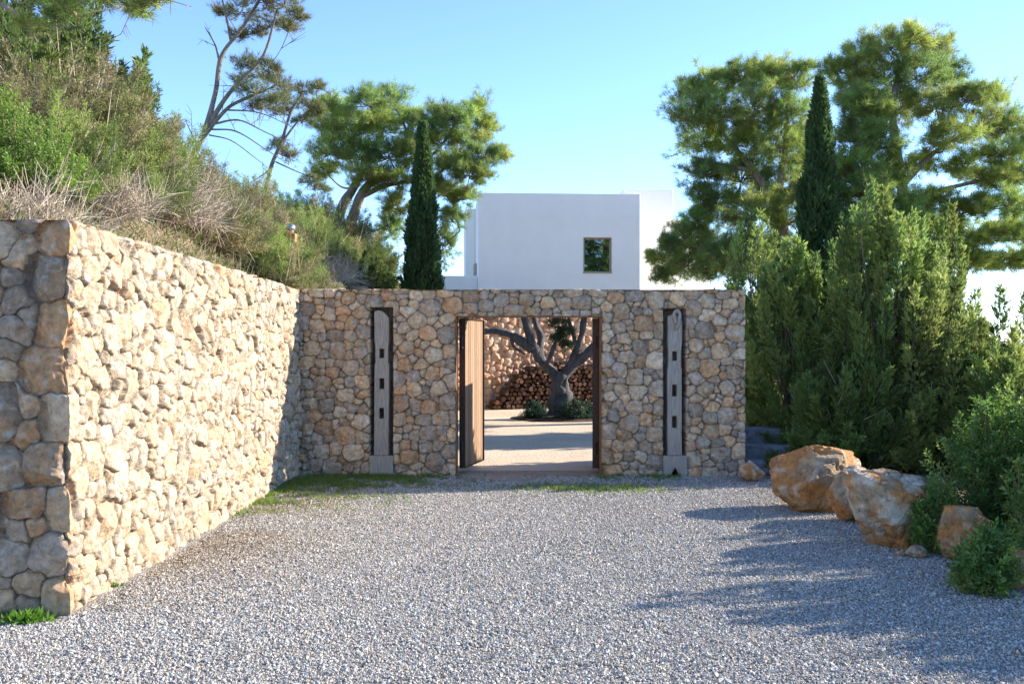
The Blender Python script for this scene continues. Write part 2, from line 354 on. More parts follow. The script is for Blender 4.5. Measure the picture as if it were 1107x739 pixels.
def stone_relief(u, v, sizes, seed, pal, ax=1.15, relief=0.035, tilt=0.11, joint=0.008, mortar=(0.20, 0.16, 0.12), rust=0.5, sizef=None, edge=0.020, first=None, sun_tone=None):
    """height (m) and colour of a dry-stone face over the grid u, v"""
    rng = np.random.default_rng(seed); h = np.zeros_like(u); col = np.zeros(u.shape + (3,))
    pts, rad = stone_sites(u.min() - 0.15, u.max() + 0.15, v.min() - 0.1, v.max() + 0.1, sizes, rng, ax, sizef, first)
    n = len(pts)
    tnf = (lambda q: np.zeros(len(q))) if sun_tone is None else sun_tone
    tl = rng.normal(0, tilt, (n, 2)); off = rng.normal(0, relief * 0.32, n); ci = pal[rng.integers(0, len(pal), n)] * rng.uniform(0.78, 1.2, (n, 1)) * np.array([1.25, 1.12, 0.99])
    ru = np.clip(rng.normal(0.35, 0.4, n), 0, 1) * rust; wrp = rng.uniform(-50, 50, (n, 2)); fa = rng.uniform(0, 2 * PI, (5, n)); fs = rng.uniform(0.25, 0.95, (5, n)); fpl = np.stack([np.cos(fa) * fs, np.sin(fa) * fs, fs * rng.uniform(0.18, 0.75, (5, n))], -1); bulge = rng.uniform(0.35, 1.0, n)
    tw = tnf(pts[:, 0])[:, None]; ci = ci * (1 - 0.45 * np.clip(tw, 0, 1)) + np.array((0.45, 0.37, 0.265)) * 0.45 * np.clip(tw, 0, 1); ci = ci * (1 - 0.16 * np.clip(-tw, 0, 1)) * (1 + np.clip(-tw, 0, 1) * np.array([0.07, 0.0, -0.05])); ru = ru * (1 + 0.9 * np.clip(-tw[:, 0], 0, 1))  # sun and shade painted into stone colour; negative values also get more rust
    wu = u + 0.020 * vnoise(u * 6, v * 6, seed=seed) + 0.012 * vnoise(u * 19, v * 19, seed=seed + 1)
    wv = v + 0.020 * vnoise(u * 6, v * 6, seed=seed + 2) + 0.012 * vnoise(u * 19, v * 19, seed=seed + 3)
    step = 0.45; U0 = u.min()
    cols_idx = np.floor((u[0] - U0) / step).astype(int)
    for cb in np.unique(cols_idx):
        js = np.where(cols_idx == cb)[0]; sl = slice(js[0], js[-1] + 1)
        pu, pw = wu[:, sl], wv[:, sl]; c0 = u[0, js[0]]
        near = np.where((pts[:, 0] > c0 - 0.75) & (pts[:, 0] < c0 + step + 0.75))[0]
        sp = pts[near]; sr = rad[near]
        dx = (pu[..., None] - sp[:, 0]) / ax; dy = pw[..., None] - sp[:, 1]
        D = 0.40 * (dx * dx + dy * dy) + 0.85 * np.maximum(np.abs(dx), np.abs(dy)) ** 2 - 1.0 * sr ** 2
        o4 = np.argpartition(D, 4, axis=-1)[..., :5]
        d4 = np.take_along_axis(D, o4, -1); s = np.argsort(d4, -1); o4 = np.take_along_axis(o4, s, -1); d4 = np.take_along_axis(d4, s, -1)
        i0 = o4[..., 0]; e = []
        for q in range(1, 5):
            sep = np.hypot((sp[o4[..., q], 0] - sp[i0, 0]) / ax, sp[o4[..., q], 1] - sp[i0, 1])
            e.append((d4[..., q] - d4[..., 0]) / (2.45 * sep + 1e-6))
        e = np.stack(e, -1); kk = 0.007
        em = -kk * np.log(np.exp(-e / kk).sum(-1)) + kk * 0.35
        g = near[i0]; lu, lv = pu - pts[g, 0], pw - pts[g, 1]
        t = np.clip((em - joint) / edge, 0, 1); prof = np.sqrt(np.clip(1 - (1 - t) ** 2, 0, 1))
        nz = fbm(lu * 9 + wrp[g, 0], lv * 9 + wrp[g, 1], seed=seed + 5, octv=3)
        fac = np.abs(vnoise(lu * 7 + wrp[g, 1], lv * 7 + wrp[g, 0], seed=seed + 6))
        hh = off[g] + tl[g, 0] * lu + tl[g, 1] * lv
        for kf in range(5):                                        # broken, hewn faces
            hh = np.minimum(hh, fpl[kf, g, 0] * lu + fpl[kf, g, 1] * lv + fpl[kf, g, 2] * rad[g] + off[g])
        rdg = np.abs(fbm(lu * 16 + wrp[g, 1], lv * 16 - wrp[g, 0], seed=seed + 12, octv=2)); hh = hh + 0.013 * nz - 0.012 * fac * bulge[g] - 0.020 * rdg
        hh = np.where(em > joint, -relief * 1.0 + prof * (relief * 1.0 + hh), -relief - 0.035 * np.clip((joint - em) / 0.006, 0, 1))
        h[:, sl] = hh
        c = ci[g]
        blotch = np.clip(fbm(lu * 5 + wrp[g, 0] * 2, lv * 5 + wrp[g, 1], seed=seed + 8, octv=4) * 2.2 + 0.05, 0, 1)[..., None] * ru[g][..., None]
        c = c * (1 - blotch) + np.array((0.42, 0.23, 0.10)) * blotch
        lich = np.clip(fbm(lu * 13 + wrp[g, 1], lv * 13, seed=seed + 9, octv=3) * 3.2 - 0.75, 0, 1)[..., None] * 0.6
        c = c * (1 - lich) + np.array((0.50, 0.46, 0.40)) * lich
        vein = (np.exp(-np.abs(fbm(lu * 4.5 + wrp[g, 1], lv * 4.5 + wrp[g, 0], seed=seed + 15, octv=3)) / 0.012) * 0.5 * (bulge[g] > 0.6))[..., None]
        c = c * (1 - vein) + np.array((0.56, 0.51, 0.45)) * vein
        jm = np.clip((joint + 0.006 - em) / 0.012, 0, 1)[..., None]
        col[:, sl] = c * (1 - jm) + np.array(mortar) * (0.9 + 0.15 * nz[..., None]) * jm
    return h, col

def grid_quads(mask):
    ny, nx = mask.shape; idx = np.arange(ny * nx).reshape(ny, nx)
    ok = mask[:-1, :-1] & mask[:-1, 1:] & mask[1:, 1:] & mask[1:, :-1]
    q = np.stack([idx[:-1, :-1], idx[:-1, 1:], idx[1:, 1:], idx[1:, :-1]], -1)
    return q[ok], ok
def skirt(acc_V, col, quads, back_dir, depth):
    """side faces running back from every open edge of the relief"""
    e = np.concatenate([quads[:, [0, 1]], quads[:, [1, 2]], quads[:, [2, 3]], quads[:, [3, 0]]])
    key = np.sort(e, 1); k1 = key[:, 0].astype(np.int64) * len(acc_V) + key[:, 1]
    _, inv, cnt = np.unique(k1, return_inverse=True, return_counts=True)
    be = e[cnt[inv] == 1]
    vs_, li = np.unique(be.ravel(), return_inverse=True); li = li.reshape(-1, 2) + len(acc_V)
    V2 = np.vstack([acc_V, acc_V[vs_] + np.asarray(back_dir(acc_V[vs_])) * depth])
    return V2, np.vstack([col, col[vs_]]), np.vstack([quads, np.stack([be[:, 1], be[:, 0], li[:, 0], li[:, 1]], -1)])

# gate wall, with the gateway and two niches cut through it
GW0, GW1, GWH, GWT = -3.34, 3.47, 2.78, 0.50
OPX0, OPX1, OPZ = -0.84, 1.33, 2.385
NL = (-2.115, -1.765, 2.52); NR = (2.245, 2.60, 2.50)
SZ = [(0.115, 700), (0.092, 1900), (0.070, 4600), (0.050, 8000), (0.036, 6000)]
def axis_pts(lo, hi, step, cuts):
    a = list(np.linspace(lo, hi, int(round((hi - lo) / step)) + 1))
    for c in cuts:
        i = int(np.argmin(np.abs(np.array(a) - c))); a[i] = c
    return np.array(a)
us = axis_pts(GW0, GW1, 0.0095, [OPX0, OPX1, NL[0], NL[1], NR[0], NR[1]]); vs_ax = axis_pts(0 - 0.03, GWH, 0.0095, [OPZ, NL[2], NR[2]])
U, Vv = np.meshgrid(us, vs_ax)
H, CO = stone_relief(U, Vv, SZ, 11, PAL_WALL, relief=0.032, joint=0.0062, edge=0.012)
eps = 1e-6
hole = ((U > OPX0 + eps) & (U < OPX1 - eps) & (Vv < OPZ - eps)) | ((U > NL[0] + eps) & (U < NL[1] - eps) & (Vv < NL[2] - eps)) | ((U > NR[0] + eps) & (U < NR[1] - eps) & (Vv < NR[2] - eps))
topf = np.clip((GWH - Vv) / 0.03, 0, 1); H = H - 0.018 * (1 - topf) ** 2
VV = np.stack([U, GY - H, Vv + 0.008 * vnoise(U * 3, U * 0, seed=77) * (Vv > GWH - 0.02)], -1).reshape(-1, 3)
q, _ = grid_quads(~hole)
VV, CC, q = skirt(VV, CO.reshape(-1, 3), q, lambda v: np.array([[0, 1.0, 0]]), GWT)
gate_wall = mesh_from('stone_wall', VV, None, q, M['stone'], CC, smooth=True)
tag(gate_wall, 'dry stone wall with a wide gateway and two timber niches, in shade', 'stone wall')
acc = Acc()                                                       # back of the wall and the dark backs of the niches, same mesh
for x0, x1, z0, z1 in ((GW0, OPX0, 0, GWH), (OPX1, GW1, 0, GWH), (OPX0, OPX1, OPZ, GWH)):
    x = np.linspace(x0, x1, 3)
    acc.add([(x0, GY + GWT - 0.03, z0), (x1, GY + GWT - 0.03, z0), (x1, GY + GWT - 0.03, z1), (x0, GY + GWT - 0.03, z1)], None, [[0, 3, 2, 1]], (0.36, 0.31, 0.25))
back = acc.build('rear_face', M['stone'], gate_wall)
acc = Acc()
acc.add([(GW0, GY + 0.01, GWH - 0.004), (GW1, GY + 0.01, GWH - 0.004), (GW1, GY + GWT, GWH - 0.004), (GW0, GY + GWT, GWH - 0.004)], None, [[0, 1, 2, 3]], (0.42, 0.38, 0.32))
acc.build('coping', M['stone'], gate_wall)

# left wall: the relief runs along the shaded return, folds round the corner and follows the lit face
LWL = GY - LY0 + 0.02; RET = 2.3
us = np.concatenate([np.arange(-RET, 0.0, 0.0068), np.arange(0.0, 1.2, 0.0068), np.arange(1.2, LWL, 0.0105)]); us[np.argmin(np.abs(us))] = 0.0; us = np.append(us, LWL); vs_ax = np.linspace(-0.03, 2.905, 420)
U, Vv = np.meshgrid(us, vs_ax)
SZL = [(0.175, 260), (0.140, 700), (0.108, 1800), (0.080, 4200), (0.056, 7000), (0.042, 4000)]
QN = np.array([(-0.10 + 0.055 * (-1) ** i + 0.02 * math.sin(i * 7.0), 0.10 + 0.338 * i + 0.03 * math.sin(i * 3.1), 0.185 + 0.02 * math.sin(i * 5.3)) for i in range(9)])
H, CO = stone_relief(U, Vv, SZL, 29, PAL_WALL, ax=1.1, relief=0.034, tilt=0.09, joint=0.0062, edge=0.011, sizef=lambda q: 1.25 if q < 0.1 else 0.80, first=QN, sun_tone=lambda q: np.where(q > 0.12, 1.0, -1.0))  # lit face painted paler for the sun, corner and shaded return darker
side = U > 0
H = H * np.clip(0.85 + np.abs(U) / 0.25, 0, 1) 
topz = np.where(side, 2.905 - 0.125 * U / LWL, 2.905)
frac = (Vv + 0.03) / 2.935; ZZ = -0.03 + frac * (topz + 0.03) + 0.010 * vnoise(U * 3, U * 0, seed=78) * (frac > 0.99)
H = H - 0.02 * (1 - np.clip((1 - frac) * 2.9 / 0.04, 0, 1)) ** 2
xl = LX0 + (LX1 - LX0) * np.clip(U, 0, None) / LWL
wrap = np.clip(1 - np.abs(U) / 0.07, 0, 1)
X = np.where(side, xl + H, LX0 + U + H * wrap); Yc = np.where(side, LY0 + U - H * wrap, LY0 - H)
VV = np.stack([X, Yc, ZZ], -1).reshape(-1, 3)
q, _ = grid_quads(np.ones_like(U, bool))
VV, CC, q = skirt(VV, CO.reshape(-1, 3), q, lambda v: np.where((v[:, 1:2] > LY0 + 0.06), np.array([[-1.0, 0, 0]]), np.where(v[:, 0:1] < LX0 - 0.06, np.array([[0, 1.0, 0]]), np.array([[-0.7, 0.7, 0]]))), 0.46)
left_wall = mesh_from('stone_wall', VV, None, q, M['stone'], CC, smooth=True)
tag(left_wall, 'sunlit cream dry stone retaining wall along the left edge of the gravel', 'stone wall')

# rear courtyard wall, a warm pink stone
us = np.arange(-3.4, 12.5, 0.026); vs_ax = np.arange(-0.03, 3.2, 0.026)
U, Vv = np.meshgrid(us, vs_ax)
H, CO = stone_relief(U, Vv, [(0.115, 2500), (0.09, 5000), (0.068, 9000), (0.05, 9000)], 41, PAL_REAR, relief=0.03, joint=0.010, mortar=(0.33, 0.20, 0.14), rust=0.3)
VV = (RW_O[None, None] + U[..., None] * RW_T + H[..., None] * RW_N); VV[..., 2] = Vv
q, _ = grid_quads(np.ones_like(U, bool))
VV, CC, q = skirt(VV.reshape(-1, 3), CO.reshape(-1, 3), q, lambda v: -RW_N[None], 0.42)
tag(mesh_from('stone_wall', VV, None, q, M['rear_stone'], CC, smooth=True), 'pinkish stone wall at the back of the courtyard behind the log pile', 'stone wall')

# ------------------------------------------------------------------ white house
def cell_solid(xs, zs, solid, y0, y1, col=(1, 1, 1)):
    """a slab cut on a grid: only outside faces, so that openings are real"""
    acc = Acc(); nx, nz = len(xs) - 1, len(zs) - 1
    s = lambda i, j: 0 <= i < nx and 0 <= j < nz and solid(i, j)
    for i in range(nx):
        for j in range(nz):
            if not s(i, j): continue
            a, b, c, d = xs[i], xs[i + 1], zs[j], zs[j + 1]
            acc.add([(a, y0, c), (b, y0, c), (b, y0, d), (a, y0, d)], None, [[0, 1, 2, 3]], col)
            acc.add([(a, y1, c), (b, y1, c), (b, y1, d), (a, y1, d)], None, [[3, 2, 1, 0]], col)
            if not s(i - 1, j): acc.add([(a, y0, c), (a, y0, d), (a, y1, d), (a, y1, c)], None, [[0, 1, 2, 3]], col)
            if not s(i + 1, j): acc.add([(b, y0, c), (b, y0, d), (b, y1, d), (b, y1, c)], None, [[3, 2, 1, 0]], col)
            if not s(i, j - 1): acc.add([(a, y0, c), (b, y0, c), (b, y1, c), (a, y1, c)], None, [[3, 2, 1, 0]], col)
            if not s(i, j + 1): acc.add([(a, y0, d), (b, y0, d), (b, y1, d), (a, y1, d)], None, [[0, 1, 2, 3]], col)
    return acc
def weld(o, dist=1e-4):
    bm = bmesh.new(); bm.from_mesh(o.data); bmesh.ops.remove_doubles(bm, verts=bm.verts, dist=dist)
    bmesh.ops.recalc_face_normals(bm, faces=bm.faces); bm.to_mesh(o.data); bm.free(); return o
HZ = 3.0; HROT = math.radians(3.6); HO = (-1.22, 36.0, HZ)
house = thing('house', 'white cubic rendered house above the gate wall with one square window', 'house', HO, HROT)
HW, HH = 5.92, 4.40
wx0, wx1 = 3.83, 4.86; wz0, wz1 = 1.52, 2.80
front = cell_solid([0, wx0, wx1, HW], [-0.2, wz0, wz1, HH], lambda i, j: not (i == 1 and j == 1), 0, 0.42).build('front_wall', M['render_wall'], house)
weld(front); bevel(front, 0.025, 2)
acc = Acc(); box(acc, (0.004, 0.424, -0.2), (0.40, 8.5, HH - 0.004)); box(acc, (HW - 0.40, 0.424, -0.2), (HW - 0.004, 8.5, HH - 0.004)); box(acc, (0.402, 8.1, -0.2), (HW - 0.402, 8.496, HH - 0.006))
acc.build('side_wall', M['render_wall'], house)
acc = Acc(); box(acc, (0.38, 0.40, HH - 0.55), (HW - 0.38, 8.12, HH - 0.35)); acc.build('roof', M['render_wall'], house)
win = Acc()
fw = 0.055; yy0, yy1 = 0.16, 0.24
box(win, (wx0 + 0.003, yy0, wz0 + 0.003), (wx0 + fw, yy1, wz1 - 0.003)); box(win, (wx1 - fw, yy0, wz0 + 0.003), (wx1 - 0.003, yy1, wz1 - 0.003))
box(win, (wx0 + fw, yy0 + 0.002, wz0 + 0.003), (wx1 - fw, yy1, wz0 + fw)); box(win, (wx0 + fw, yy0 + 0.002, wz1 - fw), (wx1 - fw, yy1, wz1 - 0.003))
for lo, hi in (((wx0 + 0.002, 0.004, wz1 - 0.02), (wx1 - 0.002, yy0 - 0.002, wz1 - 0.002)), ((wx1 - 0.02, 0.004, wz0 + 0.02), (wx1 - 0.002, yy0 - 0.002, wz1 - 0.022)), ((wx0 + 0.002, 0.004, wz0 + 0.02), (wx0 + 0.02, yy0 - 0.002, wz1 - 0.022)), ((wx0 - 0.02, -0.02, wz0 - 0.03), (wx1 + 0.02, yy0 - 0.002, wz0 + 0.018))): box(win, lo, hi)
wo = win.build('window', M['timber_frame'], house)
acc = Acc(); box(acc, (wx0 + fw - 0.01, 0.195, wz0 + fw - 0.01), (wx1 - fw + 0.01, 0.205, wz1 - fw + 0.01)); acc.build('pane', M['glass'], wo)
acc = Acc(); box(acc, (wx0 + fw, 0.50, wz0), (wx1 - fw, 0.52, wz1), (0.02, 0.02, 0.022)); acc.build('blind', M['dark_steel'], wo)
acc = Acc(); box(acc, (-0.10, 2.0, 0.5), (-0.004, 3.5, 2.0)); acc.build('shutter', M['timber_frame'], house)
acc = Acc(); box(acc, (-0.40, 4.2, -0.2), (0.0, 8.4, 4.38)); bevel(acc.build('stair_block', M['render_wall'], house), 0.03)
acc = Acc(); box(acc, (-2.3, 0.9, -0.2), (-0.004, 1.15, 1.45)); bevel(acc.build('terrace_parapet', M['render_wall'], house), 0.02)
# lit wing on the right (its face is turned towards the sun) and the taller block above it
wing = bpy.data.objects.new('side_wing', None); C.objects.link(wing)
acc = Acc(); box(acc, (0, 0, -0.2), (4.6, 3.0, 4.05)); wg = bevel(acc.build('side_wing', M['render_wall'], house), 0.03); bpy.data.objects.remove(wing); wg.name = 'side_wing'
wg.location = (6.0, 3.1, 0); wg.rotation_euler = (0, 0, math.radians(31))
acc = Acc(); box(acc, (6.38, 6.1, 3.6), (8.52, 9.0, 5.5)); bevel(acc.build('roof_block', M['render_wall'], house), 0.03)
acc = Acc()
for k in range(3):
    x = 5.0 + k * 0.24
    acc.add([(x, 2.2, HH + 0.01), (x + 0.22, 2.2, HH + 0.01), (x + 0.22, 3.4, HH + 0.22), (x, 3.4, HH + 0.22), (x, 2.2, HH - 0.03), (x + 0.22, 2.2, HH - 0.03), (x + 0.22, 3.4, HH + 0.18), (x, 3.4, HH + 0.18)], None,
            [[0, 1, 2, 3], [7, 6, 5, 4], [0, 4, 5, 1], [1, 5, 6, 2], [2, 6, 7, 3], [3, 7, 4, 0]])
rp = acc.build('roof_panel', M['panel'], house)
acc = Acc(); tube(acc, [(0.3, 0.7, HH - 0.3), (0.3, 0.7, HH + 0.55)], 0.012, 0.008, (0.35, 0.35, 0.35), k=6, rough=0); sticks(acc, [(0.18, 0.7, HH + 0.35), (0.22, 0.7, HH + 0.48)], [(0.42, 0.7, HH + 0.35), (0.38, 0.7, HH + 0.48)], 0.006, 0.006, (0.35, 0.35, 0.35))
acc.build('aerial', M['twig'], house)
# chimney-like lamp stub on the slope
p = P(315, 264, 16.9); ch = thing('garden_chimney', 'orange terracotta stub with a metal dome cap, among the slope shrubs', 'chimney', tuple(p - np.array([0, 0, 0.5])))
acc = Acc(); box(acc, (-0.085, -0.085, -0.75), (0.085, 0.085, 0.68)); bevel(acc.build('shaft', M['terracotta'], ch), 0.015)
bm = bmesh.new(); bmesh.ops.create_uvsphere(bm, u_segments=16, v_segments=10, radius=0.068, matrix=Matrix.Translation((0, 0, 0.775))); bmesh.ops.create_cone(bm, cap_ends=True, segments=14, radius1=0.042, radius2=0.042, depth=0.10, matrix=Matrix.Translation((0, 0, 0.72)))
me = bpy.data.meshes.new('cap'); bm.to_mesh(me); bm.free(); me.materials.append(M['metal']); [setattr(f, 'use_smooth', True) for f in me.polygons]
o = bpy.data.objects.new('cap', me); C.objects.link(o); o.parent = ch

# ------------------------------------------------------------------ gate: steel lining and two timber leaves
acc = Acc(); t = 0.013
box(acc, (OPX0 + 0.002, GY + 0.03, 0.0), (OPX0 + t, GY + GWT - 0.04, OPZ - 0.002)); box(acc, (OPX1 - t, GY + 0.01, 0.0), (OPX1 - 0.002, GY + GWT - 0.04, OPZ - 0.002)); box(acc, (OPX0 + t, GY + 0.012, OPZ - t), (OPX1 - t, GY + GWT - 0.042, OPZ - 0.003))
tag(acc.build('steel_portal', M['rust']), 'rusty steel lining around the gateway opening', 'steel portal')
def leaf(label, hinge, ang, boards):
    o = thing('gate_leaf', label, 'gate', hinge, ang)
    rng = np.random.default_rng(int(abs(hinge[0]) * 1000)); W, Hh = 1.06, 2.24
    acc = Acc(); n = 9; w = W / n
    for i in range(n):
        c = np.array((0.295, 0.185, 0.11)) * rng.uniform(0.75, 1.15)
        box(acc, (i * w + 0.003, -0.024 + rng.uniform(0, 0.004), 0), ((i + 1) * w - 0.003, 0.024, Hh), c)
    bo = acc.build('board_panel', M['gate_wood'], o); bevel(bo, 0.004, 1)
    acc = Acc(); box(acc, (-0.014, -0.046, -0.01), (-0.001, 0.046, Hh + 0.01)); box(acc, (W + 0.001, -0.046, -0.01), (W + 0.014, 0.046, Hh + 0.01)); box(acc, (0, -0.044, Hh + 0.001), (W, 0.044, Hh + 0.012)); box(acc, (0, -0.044, -0.012), (W, 0.044, -0.001))
    acc.build('edge_frame', M['dark_steel'], o)
    for z in (0.3, Hh - 0.35):
        acc = Acc(); tube(acc, [(-0.03, 0, z - 0.09), (-0.03, 0, z + 0.09)], 0.022, 0.022, k=10, rough=0); acc.build('hinge', M['dark_steel'], o)
    return o
leaf('open timber gate leaf at the left jamb, boards half lit by the sun', (OPX0 + 0.09, GY + 0.30, 0.10), math.radians(76), True)
leaf('open timber gate leaf at the right jamb, seen edge on', (OPX1 - 0.065, GY + 0.30, 0.10), math.radians(85.3), True)

# ------------------------------------------------------------------ weathered press beams in the niches
def beam(label, cx, forked, tiltx):
    o = thing('timber_post', label, 'timber post', (cx, GY + 0.02, 0), 0, 'old timber posts set into the gate wall')
    acc = Acc(); w = 0.106; hw = 0.036
    zs = [0.315, 0.72, 0.90, 1.19, 1.365, 1.64, 1.72, 1.86, 2.40] if forked else [0.315, 0.86, 1.02, 1.30, 1.46, 1.70, 1.76, 1.90, 2.46]
    xs = [-w, -hw, hw, w]
    A = cell_solid(xs, zs, lambda i, j: not (i == 1 and j in (1, 3, 6)), 0.02, 0.24)
    po = A.build('post_shaft', M['old_wood'], o); weld(po)
    # ragged head and slight narrowing round the top hole
    bm = bmesh.new(); bm.from_mesh(po.data)
    bmesh.ops.subdivide_edges(bm, edges=bm.edges, cuts=3, use_grid_fill=True)
    rr = random.Random(int(cx * 77)); zt = zs[-1]
    for v in bm.verts:
        x, y, z = v.co
        if zs[5] - 0.01 < z < zs[7] + 0.005 and abs(x) > 0.09: v.co.x *= 0.88
        v.co.x += 0.004 * math.sin(z * 2.1 + cx) + 0.0015 * rr.uniform(-1, 1); v.co.y += 0.003 * rr.uniform(-1, 1)
        if z > zt - 0.01:
            v.co.z += (0.05 if not forked else 0.03) * math.sin((x + 0.2) * 16) * 0.5 - 0.06 * (x / w) ** 2 * (1.3 if x > 0 else 0.6)
    bm.to_mesh(po.data); bm.free(); bevel(po, 0.006, 1)
    if forked:
        acc = Acc(); tube(acc, [(0.01, 0.02, 2.18), (0.05, -0.015, 2.28), (0.07, -0.02, 2.40), (0.03, -0.012, 2.47), (-0.015, 0.0, 2.40), (0.02, 0.0, 2.28)], 0.022, 0.03, (1, 1, 1), k=8, rough=0.2)
        acc.build('knot', M['old_wood'], o, smooth=True)
    bm = bmesh.new(); bw = 0.178
    pr = [(-bw, 0.0), (bw, 0.0), (bw, 0.31), (-bw, 0.31)]
    if forked: pr = [(-bw, 0), (-0.05, 0), (-0.05, 0.05), (-0.02, 0.11), (0.0, 0.135), (0.02, 0.11), (0.05, 0.05), (0.05, 0), (bw, 0), (bw, 0.31), (-bw, 0.31)]
    vf = [bm.verts.new((x, -0.03, z)) for x, z in pr]; f = bm.faces.new(vf)
    r = bmesh.ops.extrude_face_region(bm, geom=[f]); bmesh.ops.translate(bm, verts=[v for v in r['geom'] if isinstance(v, bmesh.types.BMVert)], vec=(0, 0.30, 0))
    bmesh.ops.recalc_face_normals(bm, faces=bm.faces)
    me = bpy.data.meshes.new('base_block'); bm.to_mesh(me); bm.free(); me.materials.append(M['old_wood'])
    b = bpy.data.objects.new('base_block', me); C.objects.link(b); b.parent = o; bevel(b, 0.008, 1)
    return o
beam('weathered timber post with three square holes in the niche left of the gateway', -1.945, False, 0)
beam('weathered timber post with knotted top and notched base right of the gateway', 2.425, True, 0)

# ------------------------------------------------------------------ leaf templates
def tmpl_needles(nb=12, spread=(18, 72), w=0.05, seed=0, axis_len=0.75, ln=1.0):
    rng = np.random.default_rng(seed); V, T = [], []
    for i in range(nb):
        ph = i * 2.4 + rng.uniform(-.3, .3); th = math.radians(rng.uniform(*spread)); L = ln * rng.uniform(.75, 1.1); z0 = axis_len * (i / nb)
        d = np.array([math.sin(th) * math.cos(ph), math.sin(th) * math.sin(ph), math.cos(th)]); s = norm(np.cross(d, rng.normal(size=3))) * w / 2
        o = np.array([0, 0, z0]); k = len(V); V += [o - s, o + s, o + d * L]; T.append((k, k + 1, k + 2))
    return np.array(V), np.array(T)
def tmpl_leaves(nl=7, spread=(25, 85), w=0.30, seed=0, axis_len=1.0, ln=0.7):
    rng = np.random.default_rng(seed); V, T = [], []
    for i in range(nl):
        ph = i * 2.4 + rng.uniform(-.3, .3); th = math.radians(rng.uniform(*spread)); L = ln * rng.uniform(.7, 1.1)
        d = np.array([math.sin(th) * math.cos(ph), math.sin(th) * math.sin(ph), math.cos(th)]); s = norm(np.cross(d, rng.normal(size=3)))
        o = np.array([0, 0, axis_len * i / nl]); m = o + d * L * 0.5; k = len(V)
        V += [o, m - s * w * L / 2, o + d * L, m + s * w * L / 2]; T += [(k, k + 1, k + 2), (k, k + 2, k + 3)]
    return np.array(V), np.array(T)
NEEDLE = tmpl_needles(17, (14, 72), 0.062, 1, 0.75)
NEEDLE_THIN = tmpl_needles(13, (12, 66), 0.06, 2, 0.8)
SPRAY = tmpl_leaves(6, (8, 42), 0.30, 3, 0.8, 0.75)
HEATH = tmpl_leaves(7, (15, 60), 0.22, 4, 1.1, 0.5)
WHORL = tmpl_leaves(8, (30, 95), 0.42, 5, 1.2, 0.62)

def pal_pick(pal, n, rng, var=0.18):
    pal = np.asarray(pal); return pal[rng.integers(0, len(pal), n)] * rng.uniform(1 - var, 1 + var, (n, 1))

